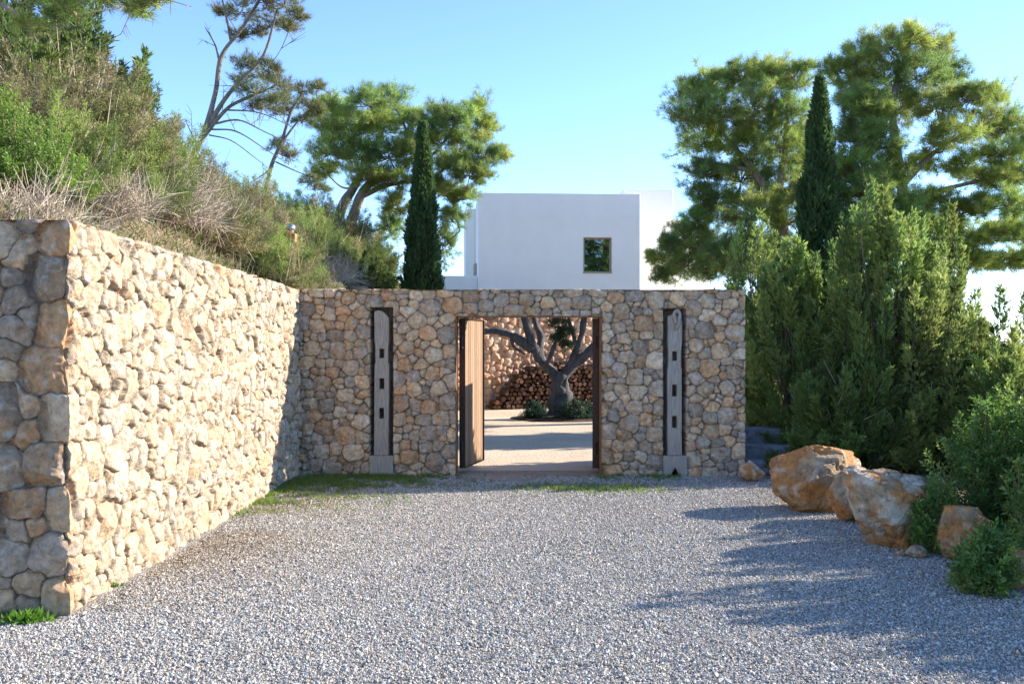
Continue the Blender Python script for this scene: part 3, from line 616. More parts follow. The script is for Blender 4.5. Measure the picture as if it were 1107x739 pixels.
# ------------------------------------------------------------------ trees
PINE = [(0.225, 0.300, 0.078), (0.265, 0.330, 0.083), (0.175, 0.255, 0.078), (0.290, 0.340, 0.092)]
def pine(label, skeleton, clumps, base, seed, pal=PINE, tuft=0.17, dens=1.0, bark=(0.27, 0.215, 0.17), tmpl=NEEDLE, group=None, name='pine_tree', bare=0, twig_r=0.015):
    """skeleton: list of (points, r0, r1); clumps: list of (centre, rx, rz) foliage masses fed by the nearest limb"""
    rng = np.random.default_rng(seed); root = thing(name, label, 'tree', tuple(base), 0, group)
    base = np.asarray(base, float); wood = Acc(); leaves = Acc(); nodes = []; nrad = []
    for i, (pts, r0, r1) in enumerate(skeleton):
        p, r = tube(wood, np.asarray(pts) - base, r0, r1, bark, k=9, seed=seed + i); nodes.append(p); nrad.append(r)
    nodes = np.vstack(nodes); nrad = np.concatenate(nrad)
    order = np.argsort([np.linalg.norm(np.asarray(c[0]) - base) for c in clumps])
    for ci in order:
        c, rx, rz = clumps[ci]; c = np.asarray(c, float) - base; R = np.array([rx, rx * 0.95, rz])
        d = np.linalg.norm(nodes - c, axis=1) + 0.9 * np.clip(nodes[:, 2] - c[2], 0, None); j = int(np.argmin(d)); a = nodes[j]
        L = np.linalg.norm(c - a)
        if L > 0.15:
            mid = (a + c) / 2 + rng.normal(0, 0.07 * L, 3) - np.array([0, 0, 0.08 * L])
            p, r = tube(wood, [a, mid, c + np.array([0, 0, 0.1 * rz])], min(nrad[j] * 0.75, 0.018 + 0.016 * L), twig_r, bark, k=5, n=5, seed=seed)
            nodes = np.vstack([nodes, p[2:]]); nrad = np.concatenate([nrad, r[2:]])
        rx, rz = rx * 1.12, rz * 1.12; R = np.array([rx, rx * 1.1, rz]); ns = int(36 * dens * (0.6 + rx)); dr = norm(rng.normal(size=(ns, 3)) + np.array([0, 0, 0.28]))
        rad = np.where(rng.random((ns, 1)) < 0.2, rng.uniform(1.0, 1.45, (ns, 1)), rng.uniform(0.55, 1.05, (ns, 1)))
        ends = c + R * dr * rad; st = c + R * dr * rng.uniform(0.0, 0.28, (ns, 1)) - np.array([0, 0, 0.15 * rz])
        st = st * 0.75 + (a + (c - a) * rng.uniform(0.5, 1.0, (ns, 1))) * 0.25
        sticks(wood, st, ends, twig_r * 0.8, twig_r * 0.25, bark)
        tint = pal_pick(pal, 1, rng, 0.22)[0]
        nt_ = int(11 * (0.55 + 0.6 * rx)); tt = rng.uniform(0.28, 1.04, (ns, nt_, 1)) ** 0.7
        pos = st[:, None] + (ends - st)[:, None] * tt + rng.normal(0, 0.085, (ns, nt_, 3)) * (R / R.max()) * min(1.0, rx + 0.25)
        dd = norm((ends - st))[:, None] * 0.7 + rng.normal(0, 0.45, (ns, nt_, 3)) + np.array([0, 0, 0.45])
        n = ns * nt_
        cols = np.repeat(tint * rng.uniform(0.7, 1.25, (ns, 1)), nt_, 0) * rng.uniform(0.72, 1.28, (n, 1))
        brown = rng.random(n) < 0.03; cols[brown] = (0.16, 0.11, 0.05)
        scatter(leaves, tmpl, pos.reshape(-1, 3), dd.reshape(-1, 3), tuft * rng.uniform(0.75, 1.25, n), cols, rng)
    for _ in range(bare):                                          # dead side twigs on the bare trunk
        j = rng.integers(len(nodes) // 8, len(nodes)); a = nodes[j]; ln = rng.uniform(0.25, 0.8)
        b = a + norm(rng.normal(size=3) + np.array([0.25, 0, 0.1])) * ln
        sticks(wood, a, b, min(0.014, twig_r), 0.003, bark)
        for _ in range(5):
            m = a + (b - a) * rng.uniform(0.3, 1); sticks(wood, m, m + norm(rng.normal(size=3) + (b - a) / ln) * ln * rng.uniform(0.2, 0.5), min(0.006, twig_r * 0.6), 0.002, bark)
    wood.build('trunk', M['bark'], root, smooth=True); leaves.build('crown', M['needles'], root)
    return root
def PC(lst, d, jit=0.8, seed=0, sx=1.0):
    """foliage masses measured in the photograph: (px, py, half width, half height[, depth])"""
    rng = np.random.default_rng(seed); out = []
    for e in lst:
        dd = e[4] if len(e) > 4 else d + rng.uniform(-jit, jit)
        out.append((P(e[0], e[1], dd), e[2] / F_PX * dd, e[3] / F_PX * dd))
    return out
def L(d, *pts): return [P(x, y, d + (q[0] if q else 0)) for x, y, *q in pts]

def SB(px, py, d):
    q = P(px, py, d); q[2] = float(hill_h(q[0], d)) - 0.15; return q
# right pines
pine('tall pine with rounded crown and leaning limb, left of the right-hand cypress',
     [(L(26, (872, 456), (862, 330), (850, 270), (838, 225), (815, 185), (785, 150)), 0.24, 0.06), (L(26, (838, 225), (848, 170), (852, 110)), 0.12, 0.04), (L(26, (850, 270), (800, 262), (735, 268)), 0.09, 0.03), (L(26, (815, 185), (780, 178), (750, 170)), 0.07, 0.03)],
     PC([(748, 103, 24, 17), (772, 92, 24, 16), (800, 84, 26, 17), (832, 84, 28, 17), (860, 82, 22, 17), (745, 128, 22, 18), (778, 122, 32, 22), (815, 118, 34, 24), (850, 118, 28, 24), (758, 155, 26, 20), (795, 155, 34, 24), (835, 158, 34, 24), (762, 188, 24, 18), (800, 195, 34, 24), (840, 200, 34, 26), (775, 222, 26, 18), (812, 230, 34, 22), (850, 240, 30, 24), (754, 238, 15, 13), (722, 266, 12, 10), (742, 258, 20, 14), (710, 281, 9, 7), (765, 262, 28, 18), (800, 268, 30, 20), (742, 288, 24, 13), (720, 296, 13, 8), (776, 290, 28, 16), (868, 182, 20, 18), (866, 150, 18, 16), (862, 212, 20, 18), (845, 268, 26, 18), (815, 292, 26, 16), (758, 212, 14, 12)], 26, 0.9, 5),
     P(872, 378, 26) * np.array([1, 1, 0]), 101, dens=0.85)
pine('broad spreading pine with open right side, right of the right-hand cypress',
     [(L(24, (980, 461), (988, 320), (985, 270), (975, 200), (965, 120), (975, 70)), 0.24, 0.05), (L(24, (985, 270), (1030, 262), (1075, 250), (1110, 255)), 0.11, 0.03), (L(24, (975, 200), (1010, 165), (1050, 140)), 0.09, 0.03), (L(24, (978, 220), (1020, 205), (1085, 190)), 0.08, 0.03), (L(24, (965, 130), (940, 100), (915, 80)), 0.07, 0.03), (L(24, (975, 190), (950, 180), (930, 170)), 0.06, 0.03)],
     PC([(905, 76, 20, 15), (930, 62, 22, 16), (958, 50, 22, 17), (985, 44, 22, 15), (1008, 58, 22, 17), (920, 96, 22, 18), (955, 84, 28, 22), (992, 84, 30, 22), (1026, 82, 20, 16), (1010, 112, 30, 20), (1048, 108, 24, 16), (1076, 108, 15, 14), (940, 118, 26, 20), (975, 118, 26, 20), (1060, 138, 30, 18), (1092, 135, 18, 16), (1025, 150, 26, 15), (1085, 165, 26, 15), (1040, 182, 24, 13), (1075, 195, 28, 14), (1104, 190, 20, 16), (1095, 222, 26, 16), (1060, 222, 22, 13), (1035, 232, 22, 12), (1085, 252, 26, 14), (1055, 262, 24, 13), (1115, 255, 24, 16), (1020, 250, 18, 12), (1125, 150, 20, 18), (1060, 285, 20, 11), (1088, 285, 20, 10), (1036, 272, 20, 11), (1008, 215, 18, 12), (992, 178, 14, 10), (1000, 240, 18, 12), (1108, 280, 18, 10)], 24, 0.9, 6),
     P(980, 388, 24) * np.array([1, 1, 0]), 102, dens=0.8)
pine('lighter green young pine close behind the tip of the right-hand cypress',
     [(L(23, (940, 465), (945, 300), (940, 230), (935, 150)), 0.15, 0.04)],
     PC([(925, 112, 17, 14), (938, 130, 24, 18), (925, 152, 22, 18), (952, 158, 22, 20), (932, 180, 26, 20), (962, 190, 24, 18), (940, 210, 28, 18), (972, 222, 24, 16), (915, 195, 16, 18), (950, 240, 26, 18), (985, 240, 18, 14), (905, 222, 16, 16), (912, 248, 18, 14), (940, 262, 22, 14), (975, 262, 22, 14), (1000, 276, 20, 12)], 23, 0.4, 7),
     P(940, 388, 23) * np.array([1, 1, 0]), 103, dens=1.0, pal=[(0.23, 0.31, 0.08), (0.26, 0.335, 0.088), (0.21, 0.29, 0.08)])
for _o in [o for o in C.objects if o.get('label', '').startswith('broad spreading pine')]:
    dup(_o, (22.6, -44, -0.3), 1.1, 1.12, 'pine seen only as the dark branches mirrored in the house window')
# big pine behind the left cypress
pine('broad bushy pine with forked dark trunk behind the left-hand cypress',
     [([SB(354, 0, 28)] + L(28, (370, 225), (384, 200), (405, 165), (415, 130)), 0.17, 0.06), ([SB(372, 0, 28)] + L(28, (384, 228), (398, 200), (430, 185), (455, 160)), 0.17, 0.05), (L(28, (392, 212), (420, 200), (470, 190), (500, 160)), 0.08, 0.03), (L(28, (445, 185), (475, 160), (495, 130)), 0.05, 0.025), (L(28, (415, 165), (440, 150), (430, 120)), 0.05, 0.025), (L(28, (470, 200), (490, 220), (497, 250)), 0.05, 0.025)],
     PC([(350, 118, 18, 13), (372, 122, 22, 16), (398, 112, 24, 15), (422, 112, 22, 15), (352, 142, 18, 14), (382, 145, 28, 18), (415, 140, 30, 20), (445, 135, 22, 18), (355, 165, 20, 14), (385, 170, 24, 15), (420, 168, 26, 16), (445, 165, 20, 16), (395, 192, 20, 12), (425, 195, 22, 14), (350, 185, 12, 9), (470, 128, 18, 12), (492, 132, 18, 14), (515, 122, 18, 14), (478, 155, 20, 15), (505, 152, 20, 14), (525, 138, 14, 12), (520, 170, 20, 11), (490, 178, 22, 13), (538, 168, 10, 7), (508, 188, 20, 10), (475, 205, 18, 13), (498, 215, 16, 11), (488, 238, 14, 13), (478, 265, 12, 16), (432, 222, 18, 12), (420, 245, 14, 14)], 28, 1.0, 8),
     SB(362, 0, 28), 104, dens=0.8)
# leaning sparse pine on the slope
pine('leaning pine with twin bare grey stems and thin wind-swept top on the slope',
     [([SB(196, 0, 20)] + L(20, (206, 178), (222, 140), (233, 100), (240, 60), (262, 30), (292, -20), (315, -70)), 0.072, 0.02), (L(20, (223, 139), (245, 105), (262, 85), (285, 60), (300, 10)), 0.05, 0.02), (L(20, (216, 153), (245, 118), (270, 105), (300, 92)), 0.05, 0.015), (L(20, (232, 134), (258, 130), (285, 142), (318, 158)), 0.022, 0.006), (L(20, (228, 140), (255, 142), (285, 160), (312, 178)), 0.02, 0.005), (L(20, (245, 119), (280, 122), (318, 138)), 0.018, 0.005), (L(20, (226, 146), (250, 152), (275, 170), (290, 182)), 0.016, 0.004), (L(20, (214, 158), (205, 140), (200, 128)), 0.016, 0.005), (L(20, (238, 72), (233, 50), (222, 30)), 0.025, 0.008), (L(20, (250, 45), (245, 20), (238, -10)), 0.03, 0.012)],
     PC([(262, 12, 16, 8), (285, 2, 20, 9), (308, 4, 18, 9), (322, -12, 18, 10), (300, 24, 16, 6), (243, 14, 10, 4), (258, 38, 9, 4), (282, 34, 10, 4), (314, 30, 10, 4), (275, -20, 24, 12), (310, -45, 26, 14), (250, -15, 18, 10), (322, 18, 10, 5), (268, 70, 14, 8), (285, 82, 18, 10), (300, 92, 15, 9), (278, 100, 20, 9), (262, 92, 12, 8), (300, 108, 12, 6), (285, 116, 14, 5), (292, 72, 12, 6)], 20, 0.7, 9),
     SB(196, 0, 20), 105, dens=0.62, tuft=0.105, bark=(0.25, 0.21, 0.18), pal=[(0.15, 0.155, 0.06), (0.17, 0.165, 0.07), (0.13, 0.15, 0.055)], tmpl=NEEDLE_THIN, bare=34, twig_r=0.009)
pine('slender dead-limbed pine between the leaning pine and the bushy pine',
     [([SB(281, 0, 24)] + L(24, (292, 185), (304, 155), (315, 120), (328, 100)), 0.06, 0.02), (L(24, (304, 155), (325, 128), (345, 112)), 0.03, 0.012), (L(24, (298, 175), (320, 185), (345, 195)), 0.02, 0.008), (L(24, (296, 180), (280, 192), (270, 198)), 0.018, 0.008)],
     PC([(328, 98, 14, 6), (344, 94, 8, 5), (318, 112, 16, 7), (335, 116, 12, 7), (306, 122, 10, 6), (345, 122, 10, 7), (300, 158, 12, 6), (312, 168, 9, 5), (335, 196, 10, 5), (348, 205, 8, 5), (328, 130, 12, 5)], 24, 0.5, 10),
     SB(281, 0, 24), 106, dens=0.65, tuft=0.11, bark=(0.20, 0.17, 0.15), pal=[(0.12, 0.145, 0.055), (0.14, 0.155, 0.06)], tmpl=NEEDLE_THIN, bare=16, twig_r=0.009)
# pine standing out of frame on the left, its lowest branch hangs into the top left corner
pine('pine branch with drooping needles reaching in at the top left corner',
     [([(-6.9, 9.4, 3.6), (-6.8, 9.3, 5.2), (-6.5, 9.2, 6.6), (-6.4, 9.2, 8.2)], 0.20, 0.08), (L(9, (-220, -60), (-60, -60), (20, -22), (58, 0), (82, 16)), 0.06, 0.018), (L(9, (0, -52), (60, -30), (120, -14), (170, -6)), 0.03, 0.010), (L(9, (-100, -40), (-30, -10), (22, 18), (40, 45)), 0.03, 0.008)],
     PC([(68, 8, 14, 7), (90, 4, 14, 7), (112, 0, 14, 6), (135, 4, 13, 6), (155, 6, 13, 6), (168, 2, 9, 5), (48, -8, 16, 8), (100, -14, 22, 9), (140, -16, 22, 8), (20, -40, 40, 14), (80, -45, 40, 14), (-60, -80, 60, 30), (30, 28, 10, 5), (-160, -160, 80, 50), (-280, -220, 90, 60), (-240, -90, 60, 40), (60, 18, 8, 4), (148, 14, 8, 4)], 9, 0.25, 12),
     (-6.9, 9.4, 3.6), 107, dens=0.42, tuft=0.085, bark=(0.40, 0.31, 0.24), tmpl=NEEDLE_THIN, bare=16, twig_r=0.006)

def cypress(label, px, ptop, d, half_w, seed, zb=0.0):
    rng = np.random.default_rng(seed); t = P(px, ptop, d); base = np.array([t[0], d, zb]); Hh = t[2] - zb
    root = thing('cypress_tree', label, 'tree', tuple(base)); R = half_w
    acc = Acc(); tube(acc, [(0, 0, -0.1), (0.02, 0, Hh * 0.4), (0, 0.01, Hh * 0.93)], 0.14, 0.02, (0.16, 0.12, 0.10), k=8); acc.build('trunk', M['bark'], root, smooth=True)
    n = 22000; tt = rng.random(n) ** 1.15; ang = rng.uniform(0, 2 * PI, n)
    prof = np.minimum(1, tt * 6 + 0.6) * (1 - tt ** 1.7) ** 0.85
    lump = 0.86 + 0.36 * vnoise(np.cos(ang) * 2.4 + 9, np.sin(ang) * 2.4, tt * Hh * 1.5, seed) + 0.20 * vnoise(np.cos(ang) * 6, np.sin(ang) * 6, tt * Hh * 4, seed + 1)
    rr = R * prof * lump * rng.uniform(0.55, 1.0, n) ** 0.6
    pos = np.stack([rr * np.cos(ang), rr * np.sin(ang), tt * Hh * 0.985], -1)
    dr = np.stack([np.cos(ang) * 0.42, np.sin(ang) * 0.42, np.ones(n)], -1) + rng.normal(0, 0.22, (n, 3))
    cols = pal_pick([(0.070, 0.120, 0.042), (0.088, 0.140, 0.048), (0.058, 0.105, 0.040)], n, rng, 0.3)
    acc = Acc(); scatter(acc, SPRAY, pos, dr, 0.12 * rng.uniform(0.7, 1.3, n), cols, rng); acc.build('crown', M['scale_leaf'], root)
    return root
cypress('narrow dark cypress rising over the gate wall in front of the bushy pine', 457, 132, 24, 0.64, 201)
cypress('narrow dark cypress standing among the tall pines right of the house', 886, 82, 22, 0.80, 202)

# ------------------------------------------------------------------ junipers and shrubs
def plume_bush(root, R, seed, n_plumes, spr, pal, scale=0.10, plume_len=0.7, tm=SPRAY, mname='scale_leaf', up=0.55, thick=0.16, wood_col=(0.17, 0.13, 0.10), inner=0.5, tvar=0.2, twigs=0, lump=0.0, lvar=0.0):
    rng = np.random.default_rng(seed); R = np.asarray(R, float); wood, lv = Acc(), Acc()
    dr = norm(rng.normal(size=(n_plumes, 3))); dr[:, 2] = np.abs(dr[:, 2]) * 1.1 + 0.02; dr = norm(dr)
    rad = np.where(rng.random(n_plumes) < 0.72, rng.uniform(0.78, 1.05, n_plumes), rng.uniform(0.45, 0.8, n_plumes))[:, None]
    rad = rad * (1 + lump * vnoise(dr[:, 0] * 2.3 + seed, dr[:, 1] * 2.3, dr[:, 2] * 2.3, seed))[:, None]; tip = R * dr * rad; ax = norm(norm(R * dr) * (1 - up) + np.array([0, 0, up]) + rng.normal(0, 0.16, (n_plumes, 3)))
    ln = plume_len * rng.uniform(0.65, 1.25, n_plumes) * (1 + lvar * (rng.random(n_plumes) ** 3) - lvar * 0.3); st = tip - ax * ln[:, None] * 0.65; end = tip + ax * ln[:, None] * 0.35
    st[:, 2] = np.maximum(st[:, 2], 0.04)
    roots = np.stack([st[:, 0] * 0.12, st[:, 1] * 0.12, np.zeros(n_plumes)], -1)
    mid = roots + (st - roots) * 0.55 + rng.normal(0, 0.06, (n_plumes, 3)) * R
    mid[:, 2] = np.maximum(mid[:, 2], 0.03)
    sticks(wood, roots, mid, 0.022, 0.014, wood_col); sticks(wood, mid, st, 0.014, 0.009, wood_col); sticks(wood, st, end, 0.008, 0.003, wood_col)
    tint = pal_pick(pal, n_plumes, rng, tvar)
    if twigs:                                                      # bare pale twigs poking out of the foliage
        d_ = norm(rng.normal(size=(twigs, 3)) + np.array([0, 0, 0.5])); d_[:, 2] = np.abs(d_[:, 2]); a_ = R * d_ * rng.uniform(0.3, 0.85, (twigs, 1)); b_ = a_ + norm(d_ + rng.normal(0, 0.5, (twigs, 3))) * rng.uniform(0.2, 0.55, (twigs, 1))
        sticks(wood, a_, b_, 0.006, 0.002, pal_pick([(0.42, 0.35, 0.27), (0.50, 0.43, 0.34), (0.33, 0.27, 0.20)], twigs, rng))
    t = rng.random((n_plumes, spr)); taper = np.sin(np.clip(t * 0.88 + 0.12, 0, 1) * PI) ** 0.7 * (1.15 - 0.75 * t)
    a = rng.normal(size=(n_plumes, spr, 3)); a -= (a * ax[:, None]).sum(-1, keepdims=True) * ax[:, None]; a = norm(a)
    pos = st[:, None] + (end - st)[:, None] * t[..., None] + a * (taper * rng.uniform(0.3, 1, t.shape) * thick * ln[:, None])[..., None]
    dd = ax[:, None] * 0.9 + a * 0.55 + rng.normal(0, 0.2, pos.shape)
    n = n_plumes * spr; pos = pos.reshape(-1, 3); pos[:, 2] = np.maximum(pos[:, 2], 0.02)
    scatter(lv, tm, pos, dd.reshape(-1, 3), scale * rng.uniform(0.7, 1.3, n), np.repeat(tint, spr, 0) * rng.uniform(0.82, 1.18, (n, 1)), rng)
    wood.build('trunk' if R[2] > 2 else 'stems', M['twig'], root); lv.build('crown' if R[2] > 2 else 'foliage', M[mname], root)
    return root
JUN = [(0.185, 0.250, 0.070), (0.215, 0.280, 0.080), (0.150, 0.220, 0.070), (0.245, 0.290, 0.090)]
def juniper(label, px, ptop, d, rx, seed, npl=170, spr=120, pal=JUN, ry=None):
    t = P(px, ptop, d); r = thing('juniper_tree', label, 'tree', (t[0], d, 0))
    return plume_bush(r, (rx, ry or rx, t[2]), seed, int(npl * 0.8), spr, pal, 0.095, 0.95, up=0.30, tvar=0.36, twigs=150, lump=0.34, lvar=0.3)
juniper('dense juniper rising directly behind the right end of the gate wall', 866, 250, 16.9, 1.0, 301, 200, 140)
juniper('tallest feathery juniper in the middle of the right-hand thicket, below the cypress', 948, 246, 16.2, 1.15, 302, 220, 140)
juniper('feathery juniper on the sunny right side of the thicket', 1018, 296, 15.8, 1.2, 303, 230, 130, pal=[(0.21, 0.255, 0.08), (0.24, 0.275, 0.09), (0.18, 0.23, 0.075)])
juniper('juniper filling the gap between the cypress foot and the tallest juniper', 905, 236, 22.0, 1.3, 307, 190, 120)
juniper('juniper below the open side of the broad pine', 1003, 262, 22.5, 1.4, 308, 190, 120)
juniper('juniper near the right frame edge with a sloping sunlit top', 1072, 345, 16.4, 1.15, 309, 170, 120, pal=[(0.21, 0.255, 0.08), (0.24, 0.275, 0.09)])
juniper('low juniper at the far right of the thicket, sloping down to the frame edge', 1096, 392, 15.0, 1.0, 304, 170, 120)
juniper('dark shaded juniper low behind the boulders', 905, 385, 15.6, 0.95, 305, 130, 120, pal=[(0.135, 0.20, 0.06), (0.165, 0.225, 0.065)])
juniper('bushy juniper tucked behind the end of the wall beside the pine', 812, 265, 21.0, 1.05, 306, 150, 120)

def whorl_bush(label, loc, R, seed, n, name='lentisk_bush', cat='bush', pal=((0.11, 0.195, 0.042), (0.14, 0.225, 0.05), (0.095, 0.17, 0.042), (0.18, 0.24, 0.06)), scale=0.085, spr=26, group=None, plen=0.45):
    r = thing(name, label, cat, loc, 0, group)
    return plume_bush(r, R, seed, n, spr, pal, scale, plen, WHORL, 'broad_leaf', 0.35, 0.30)

for lab, loc, Rr, sd, npl in (('feathery juniper just outside the right edge, its shadow lies across the near gravel', (6.9, 8.9, 0), (1.25, 1.3, 3.0), 311, 120),
                              ('smaller juniper outside the right edge behind the leafy bushes', (6.9, 11.4, 0), (0.9, 0.9, 2.3), 312, 80)):
    plume_bush(thing('juniper_tree', lab, 'tree', loc), Rr, sd, npl, 70, JUN, 0.11, 0.95, lump=0.3)
# ------------------------------------------------------------------ boulders
def boulder(label, base, size, seed, cuts=26, name='boulder', group='boulders edging the gravel', rz=0, detail=5, pal=None, hide=0.06, white=0.0):
    rng = np.random.default_rng(seed); bm = bmesh.new(); bmesh.ops.create_icosphere(bm, subdivisions=detail, radius=1.0)
    v = np.array([x.co[:] for x in bm.verts])
    for _ in range(cuts):
        n = norm(rng.normal(size=3)); d = rng.uniform(0.62, 0.95); s = v @ n; ov = np.clip(s - d, 0, None); v = v - ov[:, None] * n * 0.99
    r0 = norm(v)
    rg = lambda f, sd: 0.5 - np.abs(fbm(r0[:, 0] * f, r0[:, 1] * f, r0[:, 2] * f, sd, 4))
    v = v * (1 + 0.09 * fbm(r0[:, 0] * 1.6, r0[:, 1] * 1.6, r0[:, 2] * 1.6, seed, 3) + 0.08 * (rg(2.6, seed + 2) - 0.3) + 0.06 * (rg(6.5, seed + 3) - 0.3) + 0.03 * rg(17, seed + 4))[:, None]
    v = v - 0.05 * norm(v) * np.clip(0.07 - np.abs(fbm(r0[:, 0] * 2.1, r0[:, 1] * 2.1, r0[:, 2] * 2.1, seed + 5, 3)), 0, 1)[:, None] * 16
    v = v * np.asarray(size) / 2 / 0.88; lo = v[:, 2].min(); v[:, 2] -= lo + hide * size[2]; v[:, 2] = np.maximum(v[:, 2], -0.05)
    q = v / max(size)
    o1 = np.clip(fbm(q[:, 0] * 3, q[:, 1] * 3, q[:, 2] * 4.5, seed + 7, 4) * 3.0 + 0.5, 0, 1)[:, None]
    w1 = np.clip(fbm(q[:, 0] * 5, q[:, 1] * 5, q[:, 2] * 5, seed + 9, 5) * 4.0 - 0.1 + white + 1.3 * (v[:, 2] / size[2] - 0.5), 0, 1)[:, None]
    col = np.array((0.46, 0.33, 0.21)) * (1 - o1) + np.array((0.52, 0.245, 0.085)) * o1
    col = col * (1 - w1) + np.array((0.60, 0.51, 0.40)) * w1
    ck = (np.exp(-np.abs(fbm(q[:, 0] * 3.2 + 9, q[:, 1] * 3.2, q[:, 2] * 3.2, seed + 21, 4)) / 0.010) * 0.7)[:, None]; col = col * (1 - ck) + np.array((0.10, 0.065, 0.04)) * ck
    for x, c in zip(bm.verts, v): x.co = c
    me = bpy.data.meshes.new(name); bm.to_mesh(me); bm.free()
    ca = me.color_attributes.new('Col', 'FLOAT_COLOR', 'POINT'); c4 = np.ones((len(v), 4), np.float32); c4[:, :3] = col; ca.data.foreach_set('color', c4.ravel())
    me.materials.append(M['rock']); me.polygons.foreach_set('use_smooth', np.ones(len(me.polygons), bool))
    o = bpy.data.objects.new(name, me); C.objects.link(o); o.location = base; o.rotation_euler = (0, 0, rz)
    return tag(o, label, 'boulder', group)
def GP(px, py, back=0.0):
    d = CAMH * F_PX / (py - 369.5); p = P(px, py, d); return (p[0], d + back, 0)
boulder('largest orange boulder, farthest of the row, with pale cracked top', GP(893, 556, 0.30), (1.24, 0.95, 0.90), 433, detail=6, white=-0.15)
boulder('orange boulder squeezed between the two largest boulders', GP(930, 568, 0.22), (0.62, 0.55, 0.60), 402, white=-0.3)
boulder('grey-topped boulder with rounded face beside the small leafy shrub', GP(974, 597, 0.30), (0.84, 0.8, 0.88), 405, detail=6, white=-0.1)
boulder('orange boulder half hidden behind the leaves of the right-hand bush', GP(1056, 612, 0.3), (0.46, 0.5, 0.55), 404, white=-1.0)
boulder('orange boulder at the right edge of the frame under the bush', GP(1104, 642, 0.2), (0.50, 0.5, 0.38), 407, white=-1.2)
boulder('round tan boulder against the right end of the gate wall', GP(814, 522, 0.12), (0.36, 0.34, 0.32), 408, detail=4)
boulder('small pale loose rock at the foot of the grey-topped boulder', GP(993, 604, 0.05), (0.17, 0.15, 0.11), 409, cuts=6, detail=4)
boulder('tiny orange loose rock next to the small pale rock', GP(974, 602, 0.03), (0.09, 0.08, 0.055), 410, cuts=6, detail=3)
# blue-grey stone steps by the wall's end
acc = Acc(); bp_ = P(830, 500, 15.6)
st = thing('stone_steps', 'blue-grey rough stone steps in shade beside the end of the gate wall', 'steps', (3.98, 15.35, 0))
for i, (lo, hi) in enumerate((((-0.42, -0.35, 0), (0.36, 0.05, 0.20)), ((-0.40, 0.055, 0), (0.34, 0.45, 0.40)), ((-0.40, 0.455, 0), (0.30, 0.95, 0.62)))):
    acc = Acc(); box(acc, lo, hi); b = acc.build('step', M['concrete'], st); bm = bmesh.new(); bm.from_mesh(b.data)
    bmesh.ops.subdivide_edges(bm, edges=bm.edges, cuts=5, use_grid_fill=True)
    rr = random.Random(i)
    for v in bm.verts: v.co += Vector((rr.uniform(-1, 1), rr.uniform(-1, 1), rr.uniform(-1, 1))) * 0.014
    bm.to_mesh(b.data); bm.free(); bevel(b, 0.02, 1)

# right-hand bushes in front of the boulders
whorl_bush('large glossy leafy bush at the right edge behind the half hidden boulder', (4.95, 9.9, 0), (0.66, 0.5, 1.32), 501, 170, spr=28, plen=0.6)
whorl_bush('slender leafy bush in front, between the half hidden boulder and the edge boulder', (3.74, 7.85, 0), (0.17, 0.15, 0.44), 506, 34, spr=20, plen=0.36)
whorl_bush('small leafy shrub growing over the grey-topped boulder', (4.02, 9.42, 0), (0.24, 0.20, 0.60), 502, 36, spr=24, plen=0.36)
whorl_bush('leafy bush hanging in at the right edge above the edge boulder', (4.78, 8.6, 0), (0.46, 0.42, 1.15), 503, 80, spr=26, plen=0.55)
whorl_bush('leafy bush at the foot of the far right juniper', (6.3, 11.6, 0), (0.8, 0.8, 1.35), 504, 170, spr=26, pal=((0.11, 0.16, 0.05), (0.13, 0.175, 0.055)))
whorl_bush('leafy bush just outside the right edge of the frame', (5.9, 7.2, 0), (0.9, 0.8, 1.75), 505, 170, spr=22)
# ------------------------------------------------------------------ slope scrub on the left
def dry_brush(root, seed, n=150, R=0.85, Hh=0.62):
    rng = np.random.default_rng(seed); w = Acc()
    for _ in range(n):
        a = np.array([*rng.normal(0, R * 0.18, 2), 0.0]); d = norm(np.array([*rng.normal(0, 0.75, 2), rng.uniform(0.25, 1.1)])); ln = rng.uniform(0.5, 1.05) * Hh * 1.1
        c = pal_pick([(0.40, 0.33, 0.25), (0.46, 0.39, 0.31), (0.34, 0.27, 0.20), (0.52, 0.45, 0.36)], 1, rng)[0]
        bend = rng.normal(0, 0.22, 3) - np.array([0, 0, 0.18]); pts = [a + d * ln * t + bend * ln * t * t for t in (0, 0.35, 0.7, 1.0)]
        for i in range(3): sticks(w, pts[i], pts[i + 1], 0.0052 - 0.0013 * i, 0.0039 - 0.0013 * i, c)
        m = 9; t = rng.uniform(0.3, 1.0, m)[:, None]; b0_ = a + d * ln * t + bend * ln * t * t
        e = b0_ + norm(rng.normal(size=(m, 3)) * 0.7 + d) * rng.uniform(0.08, 0.32, (m, 1)); sticks(w, b0_, e, 0.003, 0.0014, c)
    w.build('stems', M['twig'], root); return root
protos = {}
